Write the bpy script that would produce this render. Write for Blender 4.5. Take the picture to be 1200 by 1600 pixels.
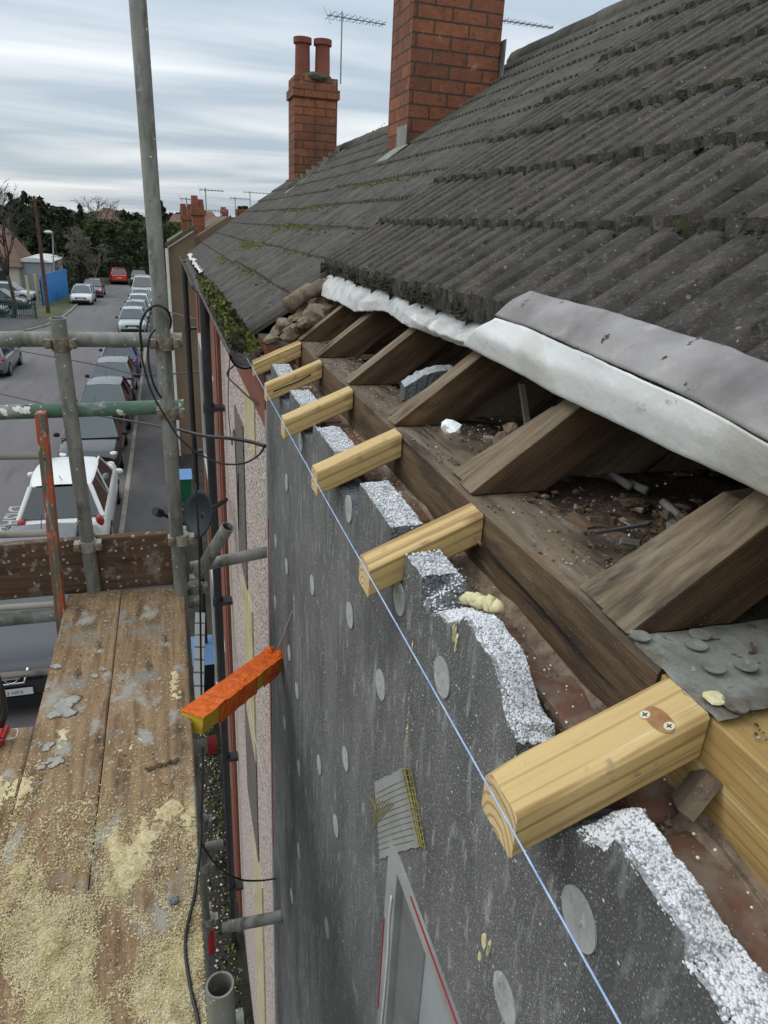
import bpy, math, random
from mathutils import Vector, Matrix, noise as mnoise
R = math.radians
for o in list(bpy.data.objects): bpy.data.objects.remove(o)
scn = bpy.context.scene
COL = scn.collection
# ------------------------------------------------------------------ camera
XC = Vector((0.95880336, -0.06244141, 0.27712304))
YC = Vector((-0.27994939, -0.37326585, 0.88447778))
UC = Vector((0.04821253, -0.9256207, -0.37536899))
F = 1090.0
def w3(c): c = Vector(c); return Vector((XC.dot(c), YC.dot(c), UC.dot(c)))
cam = bpy.data.cameras.new('camera'); cam_o = bpy.data.objects.new('camera', cam); COL.objects.link(cam_o)
cr, cu, cb = w3((1, 0, 0)), w3((0, -1, 0)), w3((0, 0, -1))
cam_o.matrix_world = Matrix(((cr.x, cu.x, cb.x, 0), (cr.y, cu.y, cb.y, 0), (cr.z, cu.z, cb.z, 0), (0, 0, 0, 1)))
cam.sensor_fit = 'VERTICAL'; cam.sensor_height = 36; cam.sensor_width = 27; cam.lens = 36 * F / 1600
cam.clip_start = 0.02; cam.clip_end = 3000
scn.camera = cam_o
# ------------------------------------------------------------------ world, sun, exposure
SUN_EL, SUN_AZ = R(42), R(295)
wd = bpy.data.worlds.new('World'); scn.world = wd; wd.use_nodes = True
nt = wd.node_tree; nt.nodes.clear()
def N(t, typ, **k):
    n = t.nodes.new(typ)
    for a, b in k.items(): setattr(n, a, b)
    return n
out = N(nt, 'ShaderNodeOutputWorld'); bg = N(nt, 'ShaderNodeBackground')
sky = N(nt, 'ShaderNodeTexSky', sky_type='NISHITA', sun_disc=False, sun_elevation=SUN_EL, sun_rotation=SUN_AZ)
tc = N(nt, 'ShaderNodeTexCoord'); sep = N(nt, 'ShaderNodeSeparateXYZ')
nt.links.new(tc.outputs['Generated'], sep.inputs[0])
def M2(t, op, a, b=None, c=None, clamp=False):
    n = N(t, 'ShaderNodeMath', operation=op); n.use_clamp = clamp
    for i, s in enumerate((a, b, c)):
        if s is None: continue
        if isinstance(s, (int, float)): n.inputs[i].default_value = s
        else: t.links.new(s, n.inputs[i])
    return n.outputs[0]
zc = M2(nt, 'MAXIMUM', sep.outputs[2], 0.0)
den = M2(nt, 'ADD', zc, 0.10)
cx = M2(nt, 'DIVIDE', sep.outputs[0], den); cy = M2(nt, 'DIVIDE', sep.outputs[1], den)
cmb = N(nt, 'ShaderNodeCombineXYZ'); nt.links.new(cx, cmb.inputs[0]); nt.links.new(cy, cmb.inputs[1])
mp = N(nt, 'ShaderNodeMapping'); mp.inputs['Rotation'].default_value = (0, 0, R(-12)); mp.inputs['Scale'].default_value = (0.42, 1.0, 1)
nt.links.new(cmb.outputs[0], mp.inputs[0])
nz = N(nt, 'ShaderNodeTexNoise'); nz.inputs['Scale'].default_value = 0.75; nz.inputs['Detail'].default_value = 7; nz.inputs['Roughness'].default_value = 0.5; nz.inputs['Distortion'].default_value = 0.5
nt.links.new(mp.outputs[0], nz.inputs['Vector'])
rp = N(nt, 'ShaderNodeValToRGB'); rp.color_ramp.elements[0].position = 0.40; rp.color_ramp.elements[0].color = (.38, .45, .52, 1)
rp.color_ramp.elements[1].position = 0.64; rp.color_ramp.elements[1].color = (.78, .80, .81, 1)
nt.links.new(nz.outputs[0], rp.inputs[0])
gain = M2(nt, 'MULTIPLY_ADD', zc, 1.35, 0.92)
sc = N(nt, 'ShaderNodeVectorMath', operation='SCALE'); nt.links.new(rp.outputs[0], sc.inputs[0]); nt.links.new(gain, sc.inputs['Scale'])
sk = N(nt, 'ShaderNodeVectorMath', operation='SCALE'); sk.inputs['Scale'].default_value = 0.012; nt.links.new(sky.outputs[0], sk.inputs[0])
ad = N(nt, 'ShaderNodeVectorMath', operation='ADD'); nt.links.new(sc.outputs[0], ad.inputs[0]); nt.links.new(sk.outputs[0], ad.inputs[1])
nt.links.new(ad.outputs[0], bg.inputs[0]); bg.inputs[1].default_value = 1.0; nt.links.new(bg.outputs[0], out.inputs[0])
sl = bpy.data.lights.new('sun', 'SUN'); sl.energy = 0.8; sl.angle = R(25); sl.color = (1, .96, .9)
so = bpy.data.objects.new('sun', sl); COL.objects.link(so)
sd = Vector((math.cos(SUN_EL) * -0.90, math.cos(SUN_EL) * 0.42, math.sin(SUN_EL)))
so.rotation_euler = sd.to_track_quat('Z', 'Y').to_euler(); so.location = (-5, -5, 20)
vs = scn.view_settings; vs.view_transform = 'Standard'; vs.look = 'None'; vs.exposure = 0.1; vs.gamma = 1; vs.use_curve_mapping = False

# ------------------------------------------------------------------ helpers
def ray(px, py): return w3((px - 600.0, py - 800.0, F))
def pt(px, py, ax, val): r = ray(px, py); return r * (val / r[ax])
def ptp(px, py, c, t=0.72):            # on a roof-parallel plane z = t*x - c
    r = ray(px, py); return r * (-c / (r.z - t * r.x))
G = -7.0                                # road level
rnd = random.Random(7)

ICO = None
def ico():
    global ICO
    if ICO is None:
        t = (1 + 5 ** .5) / 2
        v = [Vector(p).normalized() for p in [(-1, t, 0), (1, t, 0), (-1, -t, 0), (1, -t, 0), (0, -1, t), (0, 1, t), (0, -1, -t), (0, 1, -t), (t, 0, -1), (t, 0, 1), (-t, 0, -1), (-t, 0, 1)]]
        f = [(0, 11, 5), (0, 5, 1), (0, 1, 7), (0, 7, 10), (0, 10, 11), (1, 5, 9), (5, 11, 4), (11, 10, 2), (10, 7, 6), (7, 1, 8), (3, 9, 4), (3, 4, 2), (3, 2, 6), (3, 6, 8), (3, 8, 9), (4, 9, 5), (2, 4, 11), (6, 2, 10), (8, 6, 7), (9, 8, 1)]
        v2 = list(v); f2 = []; cache = {}
        def mid(a, b):
            k = (min(a, b), max(a, b))
            if k not in cache: v2.append(((v[a] + v[b]) / 2).normalized()); cache[k] = len(v2) - 1
            return cache[k]
        for a, b, c in f:
            ab, bc, ca = mid(a, b), mid(b, c), mid(c, a)
            f2 += [(a, ab, ca), (b, bc, ab), (c, ca, bc), (ab, bc, ca)]
        ICO = ((v, f), (v2, f2))
    return ICO

class MB:
    def __init__(s): s.v = []; s.f = []; s.m = []; s.s = []
    def add(s, vs, fs, mi=0, sm=False):
        b = len(s.v); s.v += [tuple(p) for p in vs]
        for q in fs: s.f.append(tuple(b + i for i in q)); s.m.append(mi); s.s.append(sm)
        return s
    def box(s, x0, x1, y0, y1, z0, z1, mi=0):
        return s.add([(x0, y0, z0), (x1, y0, z0), (x1, y1, z0), (x0, y1, z0), (x0, y0, z1), (x1, y0, z1), (x1, y1, z1), (x0, y1, z1)],
              [(0, 3, 2, 1), (4, 5, 6, 7), (0, 1, 5, 4), (1, 2, 6, 5), (2, 3, 7, 6), (3, 0, 4, 7)], mi)
    def obox(s, o, u, v, w, mi=0):
        o, u, v, w = map(Vector, (o, u, v, w))
        p = [o, o + u, o + u + v, o + v]; p += [a + w for a in p]
        fl = [(0, 3, 2, 1), (4, 5, 6, 7), (0, 1, 5, 4), (1, 2, 6, 5), (2, 3, 7, 6), (3, 0, 4, 7)]
        if u.cross(v).dot(w) < 0: fl = [tuple(reversed(q)) for q in fl]
        return s.add(p, fl, mi)
    def prism(s, poly, ext, mi=0):
        poly = [Vector(p) for p in poly]; ext = Vector(ext); n = len(poly)
        nr = Vector((0, 0, 0))
        for i in range(n): nr += poly[i].cross(poly[(i + 1) % n])
        if nr.dot(ext) > 0: poly.reverse()
        vs = poly + [p + ext for p in poly]
        fs = [tuple(range(n)), tuple(range(2 * n - 1, n - 1, -1))] + [(i, i + n, (i + 1) % n + n, (i + 1) % n) for i in range(n)]
        return s.add(vs, fs, mi)
    def tube(s, p0, p1, r, n=12, mi=0, hollow=False, caps=True, r1=None):
        p0, p1 = Vector(p0), Vector(p1); d = (p1 - p0).normalized(); r1 = r if r1 is None else r1
        a = d.orthogonal().normalized(); b = d.cross(a)
        def ring(c, rr): return [c + (a * math.cos(2 * math.pi * i / n) + b * math.sin(2 * math.pi * i / n)) * rr for i in range(n)]
        s.add(ring(p0, r) + ring(p1, r1), [(i, (i + 1) % n, (i + 1) % n + n, i + n) for i in range(n)], mi, True)
        if hollow:
            ri = r * .84
            for c, c2, sg in ((p0, p0 + d * .25, -1), (p1, p1 - d * .25, 1)):
                s.add(ring(c, r) + ring(c, ri), [((i, i + n, (i + 1) % n + n, (i + 1) % n) if sg < 0 else (i, (i + 1) % n, (i + 1) % n + n, i + n)) for i in range(n)], mi)
                s.add(ring(c, ri) + ring(c2, ri), [((i, i + n, (i + 1) % n + n, (i + 1) % n) if sg > 0 else (i, (i + 1) % n, (i + 1) % n + n, i + n)) for i in range(n)], mi, True)
        elif caps:
            s.add(ring(p0, r), [tuple(range(n - 1, -1, -1))], mi); s.add(ring(p1, r1), [tuple(range(n))], mi)
        return s
    def path(s, pts, r, n=6, mi=0, taper=None):
        pts = [Vector(p) for p in pts]; k = len(pts); vs = []; fs = []
        a = None
        for i, p in enumerate(pts):
            d = (pts[min(i + 1, k - 1)] - pts[max(i - 1, 0)]).normalized()
            a = d.orthogonal().normalized() if a is None else (a - d * a.dot(d)).normalized()
            b = d.cross(a); rr = r if taper is None else r * (1 - taper * i / (k - 1))
            vs += [p + (a * math.cos(2 * math.pi * j / n) + b * math.sin(2 * math.pi * j / n)) * rr for j in range(n)]
        for i in range(k - 1):
            for j in range(n): fs.append((i * n + j, i * n + (j + 1) % n, (i + 1) * n + (j + 1) % n, (i + 1) * n + j))
        fs += [tuple(range(n - 1, -1, -1)), tuple((k - 1) * n + j for j in range(n))]
        return s.add(vs, fs, mi, True)
    def blob(s, c, r, sq=(1, 1, 1), jit=.25, mi=0, lvl=1, rg=None, sm=False):
        rg = rg or rnd; v, f = ico()[lvl]; c = Vector(c); a = rg.uniform(0, 6.28); ca, sa = math.cos(a), math.sin(a)
        vs = []
        for p in v:
            k = r * (1 + rg.uniform(-jit, jit)); q = Vector((p.x * sq[0], p.y * sq[1], p.z * sq[2])) * k
            vs.append(c + Vector((q.x * ca - q.y * sa, q.x * sa + q.y * ca, q.z)))
        return s.add(vs, f, mi, sm)
    def card(s, c, size, rg=None, mi=0, n=None, asp=1.0):
        rg = rg or rnd
        n = n or Vector((rg.uniform(-1, 1), rg.uniform(-1, 1), rg.uniform(-.3, 1))).normalized()
        a = n.orthogonal().normalized(); b = n.cross(a); t = rg.uniform(0, 6.28)
        u = (a * math.cos(t) + b * math.sin(t)) * size; w = n.cross(u) * asp
        c = Vector(c)
        return s.add([c - u, c + w * .55, c + u, c - w * .55], [(0, 1, 2, 3)], mi)
    def build(s, name, mats, parent=None, bevel=0, loc=None):
        if not isinstance(mats, (list, tuple)): mats = [mats]
        if parent is not None: o0 = Vector(parent['_o'])
        elif loc is not None: o0 = Vector(loc)
        else:
            xs = [p[0] for p in s.v]; ys = [p[1] for p in s.v]; zs = [p[2] for p in s.v]
            o0 = Vector(((min(xs) + max(xs)) / 2, (min(ys) + max(ys)) / 2, min(zs)))
        me = bpy.data.meshes.new(name)
        me.from_pydata([(p[0] - o0.x, p[1] - o0.y, p[2] - o0.z) for p in s.v], [], s.f)
        for m in mats: me.materials.append(m)
        me.polygons.foreach_set('material_index', s.m); me.polygons.foreach_set('use_smooth', s.s)
        me.update()
        o = bpy.data.objects.new(name, me); COL.objects.link(o)
        if parent is not None: o.parent = parent; o['_o'] = list(o0)
        else: o.location = o0; o['_o'] = list(o0)
        if bevel:
            b = o.modifiers.new('bevel', 'BEVEL'); b.width = bevel; b.segments = 2; b.limit_method = 'ANGLE'; b.angle_limit = R(40)
        return o
def tag(o, label, cat=None, group=None, kind=None):
    o['label'] = label
    if cat: o['category'] = cat
    if group: o['group'] = group
    if kind: o['kind'] = kind
    return o
def thing(name, loc, label, cat, group=None):
    o = bpy.data.objects.new(name, None); COL.objects.link(o); o.location = loc; o['_o'] = list(loc); o.empty_display_size = .2
    return tag(o, label, cat, group)
def struct(o): o['kind'] = 'structure'; return o

# ------------------------------------------------------------------ materials
def mat(name, c1, c2=None, scale=4, stretch=(1, 1, 1), rot=(0, 0, 0), lo=.35, hi=.65, rough=.85, spec=.3, metal=0, bump=.0, bscale=60, bdist=.002, layers=(), coat=0, detail=6, dist=0.0, emis=None):
    m = bpy.data.materials.new(name); m.use_nodes = True; t = m.node_tree; t.nodes.clear()
    o = N(t, 'ShaderNodeOutputMaterial'); b = N(t, 'ShaderNodeBsdfPrincipled'); t.links.new(b.outputs[0], o.inputs[0])
    b.inputs['Roughness'].default_value = rough; b.inputs['Metallic'].default_value = metal
    b.inputs['Specular IOR Level'].default_value = spec
    if coat: b.inputs['Coat Weight'].default_value = coat; b.inputs['Coat Roughness'].default_value = .08
    co = N(t, 'ShaderNodeTexCoord').outputs['Object']
    def mapped(st, ro=(0, 0, 0)):
        if tuple(ro) != (0, 0, 0):
            a = N(t, 'ShaderNodeMapping'); a.inputs['Rotation'].default_value = ro; t.links.new(co, a.inputs[0]); src = a.outputs[0]
        else: src = co
        a = N(t, 'ShaderNodeMapping'); a.inputs['Scale'].default_value = st; t.links.new(src, a.inputs[0]); return a.outputs[0]
    base = mapped(stretch, rot)
    def noise(vec, s, d=detail, dd=0):
        n = N(t, 'ShaderNodeTexNoise'); n.inputs['Scale'].default_value = s; n.inputs['Detail'].default_value = d; n.inputs['Distortion'].default_value = dd
        n.inputs['Roughness'].default_value = .6
        t.links.new(vec, n.inputs['Vector']); return n.outputs[0]
    def mr(v, a, bb):
        n = N(t, 'ShaderNodeMapRange'); n.inputs[1].default_value = a; n.inputs[2].default_value = bb; t.links.new(v, n.inputs[0]); return n.outputs[0]
    def mix(f, a, bb):
        n = N(t, 'ShaderNodeMix', data_type='RGBA'); t.links.new(f, n.inputs[0])
        for i, s in ((6, a), (7, bb)):
            if isinstance(s, tuple): n.inputs[i].default_value = (*s, 1)
            else: t.links.new(s, n.inputs[i])
        return n.outputs[2]
    col = c1
    if c2 is not None:
        f = mr(noise(base, scale, dd=dist), lo, hi); col = mix(f, c1, c2)
    for L in layers:
        kind, c, s, a, bb = L[:5]; st = L[5] if len(L) > 5 else (1, 1, 1); ro = L[6] if len(L) > 6 else (0, 0, 0)
        v = mapped(st, ro)
        if kind == 'N': f = mr(noise(v, s, 5), a, bb)
        elif kind == 'V':
            n = N(t, 'ShaderNodeTexVoronoi'); n.inputs['Scale'].default_value = s; t.links.new(v, n.inputs['Vector']); f = mr(n.outputs['Distance'], a, bb)
        elif kind == 'C':                       # random per cell
            n = N(t, 'ShaderNodeTexVoronoi'); n.inputs['Scale'].default_value = s; t.links.new(v, n.inputs['Vector'])
            sp = N(t, 'ShaderNodeSeparateColor'); t.links.new(n.outputs['Color'], sp.inputs[0]); f = mr(sp.outputs[0], a, bb)
        elif kind == 'W':
            n = N(t, 'ShaderNodeTexWave', wave_type='RINGS', rings_direction='X'); n.inputs['Scale'].default_value = s; n.inputs['Distortion'].default_value = 3.5; n.inputs['Detail'].default_value = 3; n.inputs['Detail Scale'].default_value = 1.2
            t.links.new(v, n.inputs['Vector']); f = mr(n.outputs[0], a, bb)
        elif kind == 'B':                       # brickwork, c = (brick a, brick b, mortar)
            n = N(t, 'ShaderNodeTexBrick'); n.inputs['Color1'].default_value = (*c[0], 1); n.inputs['Color2'].default_value = (*c[1], 1); n.inputs['Mortar'].default_value = (*c[2], 1)
            n.inputs['Scale'].default_value = 1; n.inputs['Brick Width'].default_value = .225; n.inputs['Row Height'].default_value = .075; n.inputs['Mortar Size'].default_value = .006; n.inputs['Mortar Smooth'].default_value = .3
            g = N(t, 'ShaderNodeNewGeometry'); sg = N(t, 'ShaderNodeSeparateXYZ'); t.links.new(g.outputs['True Normal'], sg.inputs[0])
            ax = M2(t, 'ABSOLUTE', sg.outputs[0]); isx = M2(t, 'GREATER_THAN', ax, .7)
            sp = N(t, 'ShaderNodeSeparateXYZ'); t.links.new(co, sp.inputs[0])
            dxy = M2(t, 'SUBTRACT', sp.outputs[1], sp.outputs[0]); u = M2(t, 'MULTIPLY_ADD', isx, dxy, sp.outputs[0])
            cb2 = N(t, 'ShaderNodeCombineXYZ'); t.links.new(u, cb2.inputs[0]); t.links.new(sp.outputs[2], cb2.inputs[1])
            t.links.new(cb2.outputs[0], n.inputs['Vector'])
            mm = mix(mr(noise(co, 9), .3, .7), n.outputs['Color'], n.outputs['Color'])
            n2 = N(t, 'ShaderNodeMix', data_type='RGBA', blend_type='MULTIPLY'); n2.inputs[0].default_value = .6; t.links.new(n.outputs['Color'], n2.inputs[6]); t.links.new(mix(mr(noise(co, 14), .3, .7), (.55, .5, .48), (1, 1, 1)), n2.inputs[7])
            col = n2.outputs[2]; brickfac = n.outputs['Fac']; continue
        col = mix(f, col, c)
    if isinstance(col, tuple): b.inputs['Base Color'].default_value = (*col, 1)
    else: t.links.new(col, b.inputs['Base Color'])
    if bump:
        bn = N(t, 'ShaderNodeBump'); bn.inputs['Strength'].default_value = bump; bn.inputs['Distance'].default_value = bdist
        h = noise(mapped(stretch, rot), bscale, 4)
        if any(L[0] == 'B' for L in layers): h = M2(t, 'MULTIPLY_ADD', brickfac, -2.0, h)
        t.links.new(h, bn.inputs['Height']); t.links.new(bn.outputs[0], b.inputs['Normal'])
    if emis: b.inputs['Emission Color'].default_value = (*emis, 1); b.inputs['Emission Strength'].default_value = 1
    return m
AY = (0, 0, R(-90))                                   # grain along Y
def AXt(t): return (0, math.atan(t), 0)               # grain along (1,0,t)
def bead_mat(name, ca, cb, sc=260, vb=.9):
    m = bpy.data.materials.new(name); m.use_nodes = True; t = m.node_tree; b = t.nodes['Principled BSDF']
    b.inputs['Roughness'].default_value = .75; b.inputs['Specular IOR Level'].default_value = .3
    co = N(t, 'ShaderNodeTexCoord').outputs['Object']
    n = N(t, 'ShaderNodeTexVoronoi'); n.inputs['Scale'].default_value = sc; t.links.new(co, n.inputs['Vector'])
    n2 = N(t, 'ShaderNodeTexNoise'); n2.inputs['Scale'].default_value = 45; n2.inputs['Detail'].default_value = 4; t.links.new(co, n2.inputs['Vector'])
    sp = N(t, 'ShaderNodeSeparateColor'); t.links.new(n.outputs['Color'], sp.inputs[0])
    a = M2(t, 'MULTIPLY_ADD', sp.outputs[0], .16, .30); a = M2(t, 'MULTIPLY_ADD', n2.outputs[0], .22, a); a = M2(t, 'MULTIPLY_ADD', n.outputs['Distance'], -.55, a)
    mr = N(t, 'ShaderNodeMapRange'); mr.inputs[1].default_value = .0; mr.inputs[2].default_value = .5; t.links.new(a, mr.inputs[0])
    mx = N(t, 'ShaderNodeMix', data_type='RGBA'); t.links.new(mr.outputs[0], mx.inputs[0]); mx.inputs[6].default_value = (*ca, 1); mx.inputs[7].default_value = (*cb, 1)
    t.links.new(mx.outputs[2], b.inputs['Base Color'])
    bn = N(t, 'ShaderNodeBump'); bn.inputs['Strength'].default_value = vb; bn.inputs['Distance'].default_value = .6 / sc; bn.invert = True
    t.links.new(n.outputs['Distance'], bn.inputs['Height']); t.links.new(bn.outputs[0], b.inputs['Normal'])
    return m
def newwood(name, rot, dark=(.33, .20, .075), c1=(.60, .435, .19), c2=(.47, .315, .12)):
    return mat(name, c1, c2, 5, (.5, 6, 6), rot, .3, .7, rough=.6, bump=.5, bscale=90, bdist=.0008, detail=9,
               layers=[('W', dark, 13, .72, 1.0, (.22, 2.2, 2.2), rot), ('N', (.34, .215, .09), 18, .55, .66, (.03, 6, 6), rot), ('N', (.26, .18, .10), 3.5, .58, .8, (1, 1.6, 1.6), rot), ('N', (.44, .32, .14), 8, .55, .75, (.6, 1, 1), rot), ('N', (.72, .58, .34), 60, .60, .8, (.05, 1, 1), rot), ('V', (.20, .10, .035), 9, .15, .03, (.6, 1.2, 1.2), rot), ('N', (.30, .22, .13), 40, .60, .74), ('N', (.20, .14, .08), 7, .66, .78), ('N', (.26, .17, .08), 45, .67, .72, (.3, 1, 1), rot)])
def oldwood(name, rot, c1=(.085, .058, .036), c2=(.20, .145, .095), dust=.66):
    return mat(name, c1, c2, 7, (.6, 8, 8), rot, .32, .70, rough=.85, bump=1, bscale=60, bdist=.003, detail=10,
               layers=[('N', (.036, .025, .017), 9, .50, .72, (.6, 2.4, 2.4), rot), ('N', (.27, .22, .165), 26, dust - .06, dust + .12, (.25, 1.5, 1.5), rot), ('N', (.015, .010, .008), 40, .63, .68, (.05, 1.3, 1.3), rot), ('N', (.28, .16, .07), 6, .62, .8, (.7, 2, 2), rot), ('V', (.36, .32, .27), 120, .10, .03)])
M = {}
M['bracket'] = newwood('new_softwood', AXt(.43)); M['newplate'] = newwood('new_plate_wood', AY, (.34, .21, .07), (.50, .335, .12), (.36, .225, .075))
M['endgrain'] = mat('end_grain', (.74, .58, .33), (.62, .44, .22), 20, rough=.7, layers=[('W', (.46, .27, .11), 34, .6, 1.0, (.3, 1, 1))], bump=.2)
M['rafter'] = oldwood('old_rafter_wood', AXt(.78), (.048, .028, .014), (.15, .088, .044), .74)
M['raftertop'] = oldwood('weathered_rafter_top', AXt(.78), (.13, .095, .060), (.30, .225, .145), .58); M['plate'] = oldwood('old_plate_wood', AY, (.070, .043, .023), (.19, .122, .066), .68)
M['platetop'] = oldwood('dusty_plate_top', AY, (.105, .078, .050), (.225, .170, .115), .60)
M['joist'] = oldwood('old_joist_wood', (0, 0, 0), (.12, .09, .06), (.21, .16, .11))
M['dirt'] = mat('loft_dirt', (.11, .082, .055), (.21, .16, .11), 14, rough=1, bump=1, bscale=90, bdist=.006, layers=[('N', (.05, .037, .026), 7, .52, .7), ('V', (.42, .36, .28), 60, .16, .06), ('N', (.33, .25, .15), 5, .6, .75)])
M['rubble'] = mat('mortar_rubble', (.14, .10, .070), (.30, .23, .16), 45, rough=1, bump=1, bscale=160, bdist=.004, detail=9, layers=[('N', (.06, .045, .03), 22, .55, .70), ('V', (.42, .36, .28), 180, .13, .05)])
M['brick'] = mat('old_brick', (.18, .075, .045), (.11, .065, .045), 14, rough=.95, bump=1, bscale=90, bdist=.003, detail=9, layers=[('N', (.19, .145, .105), 18, .46, .62), ('N', (.04, .03, .025), 14, .60, .70), ('V', (.34, .29, .23), 150, .14, .05)])
M['brickwall'] = mat('brick_wall', (.3, .1, .06), rough=.9, bump=.6, bscale=40, bdist=.004, layers=[('B', ((.30, .10, .055), (.20, .07, .045), (.09, .075, .06)), 1, 0, 1), ('N', (.10, .08, .06), 1.3, .62, .8)])
M['chimbrick'] = mat('chimney_brick', (.3, .1, .06), rough=.9, bump=.8, bscale=50, bdist=.006, layers=[('B', ((.34, .125, .062), (.21, .085, .05), (.085, .068, .052)), 1, 0, 1), ('N', (.06, .045, .032), 2.6, .54, .78, (1, 1, .4)), ('N', (.10, .05, .035), 30, .55, .75), ('N', (.42, .22, .13), 14, .64, .75)])
M['tile'] = mat('concrete_tile', (.032, .028, .024), (.088, .077, .065), 16, (1, 1.2, 1), (0, 0, 0), .3, .7, rough=.92, bump=1, bscale=230, bdist=.004, detail=10,
    layers=[('N', (.15, .135, .115), 90, .56, .74), ('N', (.125, .095, .062), 7, .58, .76, (.6, 1.6, 1)), ('N', (.055, .055, .026), 13, .62, .72), ('V', (.36, .35, .30), 60, .10, .03), ('N', (.018, .016, .014), 34, .58, .70), ('N', (.19, .175, .15), 160, .60, .72), ('N', (.030, .026, .023), 4, .55, .7), ('V', (.20, .19, .16), 22, .10, .05), ('N', (.10, .105, .05), 28, .66, .74)])
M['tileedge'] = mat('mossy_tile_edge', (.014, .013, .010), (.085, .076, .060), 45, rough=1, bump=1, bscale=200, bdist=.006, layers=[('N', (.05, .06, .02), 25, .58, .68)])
M['tileN'] = mat('concrete_tile_fine', (.066, .062, .054), (.125, .115, .10), 7, rough=.95, bump=1, bscale=160, bdist=.004, detail=9,
    layers=[('N', (.17, .16, .14), 60, .58, .76), ('N', (.085, .095, .035), 5, .60, .74, (1, 1.5, 1)), ('N', (.026, .024, .019), 18, .58, .70)])
M['moss'] = mat('green_moss', (.045, .062, .014), (.17, .19, .045), 40, rough=1, bump=1, bscale=150, bdist=.004)
M['mossdark'] = mat('dark_moss', (.022, .024, .013), (.055, .055, .03), 30, rough=1, bump=1, bscale=120, bdist=.004, layers=[('N', (.08, .10, .03), 9, .6, .72)])
M['membrane'] = mat('white_membrane', (.90, .91, .90), (.80, .81, .805), 5, rough=.5, spec=.4, bump=.5, bscale=22, bdist=.006, layers=[('N', (.48, .45, .37), 4.5, .58, .80, (1, .6, 1)), ('N', (.52, .52, .50), 60, .66, .76), ('N', (.40, .36, .28), 14, .68, .74)])
M['membraneshade'] = mat('crumpled_shaded_membrane', (.60, .60, .585), (.46, .455, .43), 16, rough=.55, bump=1, bscale=40, bdist=.006, layers=[('N', (.33, .32, .29), 12, .58, .72), ('N', (.75, .76, .75), 22, .6, .72)])  # duller membrane copy: fold shadow put into its colour; gutter lining takes the same grey
M['felt'] = mat('grey_felt', (.215, .20, .195), (.33, .31, .30), 9, rough=.8, bump=.8, bscale=350, bdist=.0015, detail=9, layers=[('N', (.15, .14, .135), 6, .50, .68), ('N', (.40, .385, .37), 14, .60, .75), ('N', (.05, .035, .025), 26, .66, .69), ('N', (.05, .035, .025), 9, .72, .735)])
M['lead'] = mat('lead_sheet', (.17, .175, .155), (.29, .29, .255), 30, rough=.6, metal=.15, bump=.8, bscale=50, bdist=.003, detail=9, layers=[('N', (.12, .09, .065), 14, .50, .64), ('N', (.42, .42, .39), 90, .62, .75), ('N', (.06, .045, .035), 30, .62, .70)])
M['slate'] = mat('broken_slate', (.07, .075, .065), (.13, .13, .11), 15, rough=.7, bump=.4)
M['eps'] = mat('grey_insulation', (.088, .088, .087), (.175, .173, .169), 7, (1, 1, .4), (0, 0, 0), .3, .7, rough=.9, bump=.8, bscale=420, bdist=.0012, detail=10,
    layers=[('V', (.46, .46, .45), 330, .30, .12), ('N', (.055, .056, .057), 300, .54, .66), ('N', (.33, .33, .32), 50, .56, .72, (1, 1, .3)), ('V', (.66, .66, .65), 140, .17, .06), ('N', (.33, .33, .32), 11, .60, .78, (1, 1.6, .3)), ('N', (.055, .055, .055), 3, .52, .72, (1, 1, .4)), ('N', (.36, .36, .35), 5, .68, .76, (1, 1.2, .25)), ('V', (.75, .75, .73), 45, .09, .04)])
M['bead'] = bead_mat('broken_beads', (.20, .205, .21), (.62, .63, .64), 330, .6); M['beadwhite'] = mat('white_bead', (.66, .67, .68), (.78, .79, .79), 60, rough=.6); M['beadpale'] = mat('grey_bead', (.26, .265, .27), (.42, .425, .43), 60, rough=.7)
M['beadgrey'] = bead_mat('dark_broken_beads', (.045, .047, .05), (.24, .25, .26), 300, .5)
M['disc'] = mat('plastic_fixing', (.46, .47, .46), (.30, .31, .30), 30, rough=.7, bump=.4, layers=[('N', (.55, .55, .51), 60, .58, .72), ('N', (.16, .16, .158), 45, .60, .74), ('N', (.22, .22, .215), 12, .6, .75)])
M['foam'] = mat('yellow_foam', (.70, .66, .42), (.60, .52, .26), 40, rough=.8, bump=.8, bscale=60, bdist=.004)
M['scrim'] = mat('grey_scrim', (.24, .24, .23), (.34, .34, .325), 6, rough=.8, bump=.5, bscale=30, bdist=.003)
M['mesh'] = mat('yellow_mesh', (.42, .34, .06), (.22, .18, .04), 90, rough=.7)
M['film'] = mat('window_film', (.28, .315, .33), (.38, .41, .42), 3, rough=.25, spec=.6, bump=.3, bscale=14, bdist=.004)
M['red'] = mat('red_paint', (.45, .03, .04), (.33, .025, .03), 10, rough=.5)
M['galv'] = mat('galvanised_tube', (.17, .172, .150), (.29, .285, .25), 16, (1, 1, .35), rough=.65, metal=.2, spec=.4, bump=.5, bscale=90, bdist=.001,
    layers=[('N', (.11, .115, .085), 24, .52, .68, (1, 1, .25)), ('N', (.36, .35, .31), 40, .60, .75), ('V', (.66, .66, .62), 34, .13, .06), ('N', (.10, .07, .045), 50, .63, .72)])
M['galvdark'] = mat('shaded_galvanised_tube', (.13, .135, .13), (.20, .205, .20), 9, rough=.6, metal=.35)
M['greenpaint'] = mat('flaking_green_paint', (.07, .14, .10), (.12, .19, .135), 9, (.4, 1, 1), rough=.7, bump=.6, bscale=60, bdist=.002, layers=[('N', (.25, .26, .22), 14, .54, .62, (.5, 1, 1)), ('N', (.70, .70, .64), 22, .575, .60, (1, 1, 1)), ('N', (.06, .06, .045), 40, .64, .70)])
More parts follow.
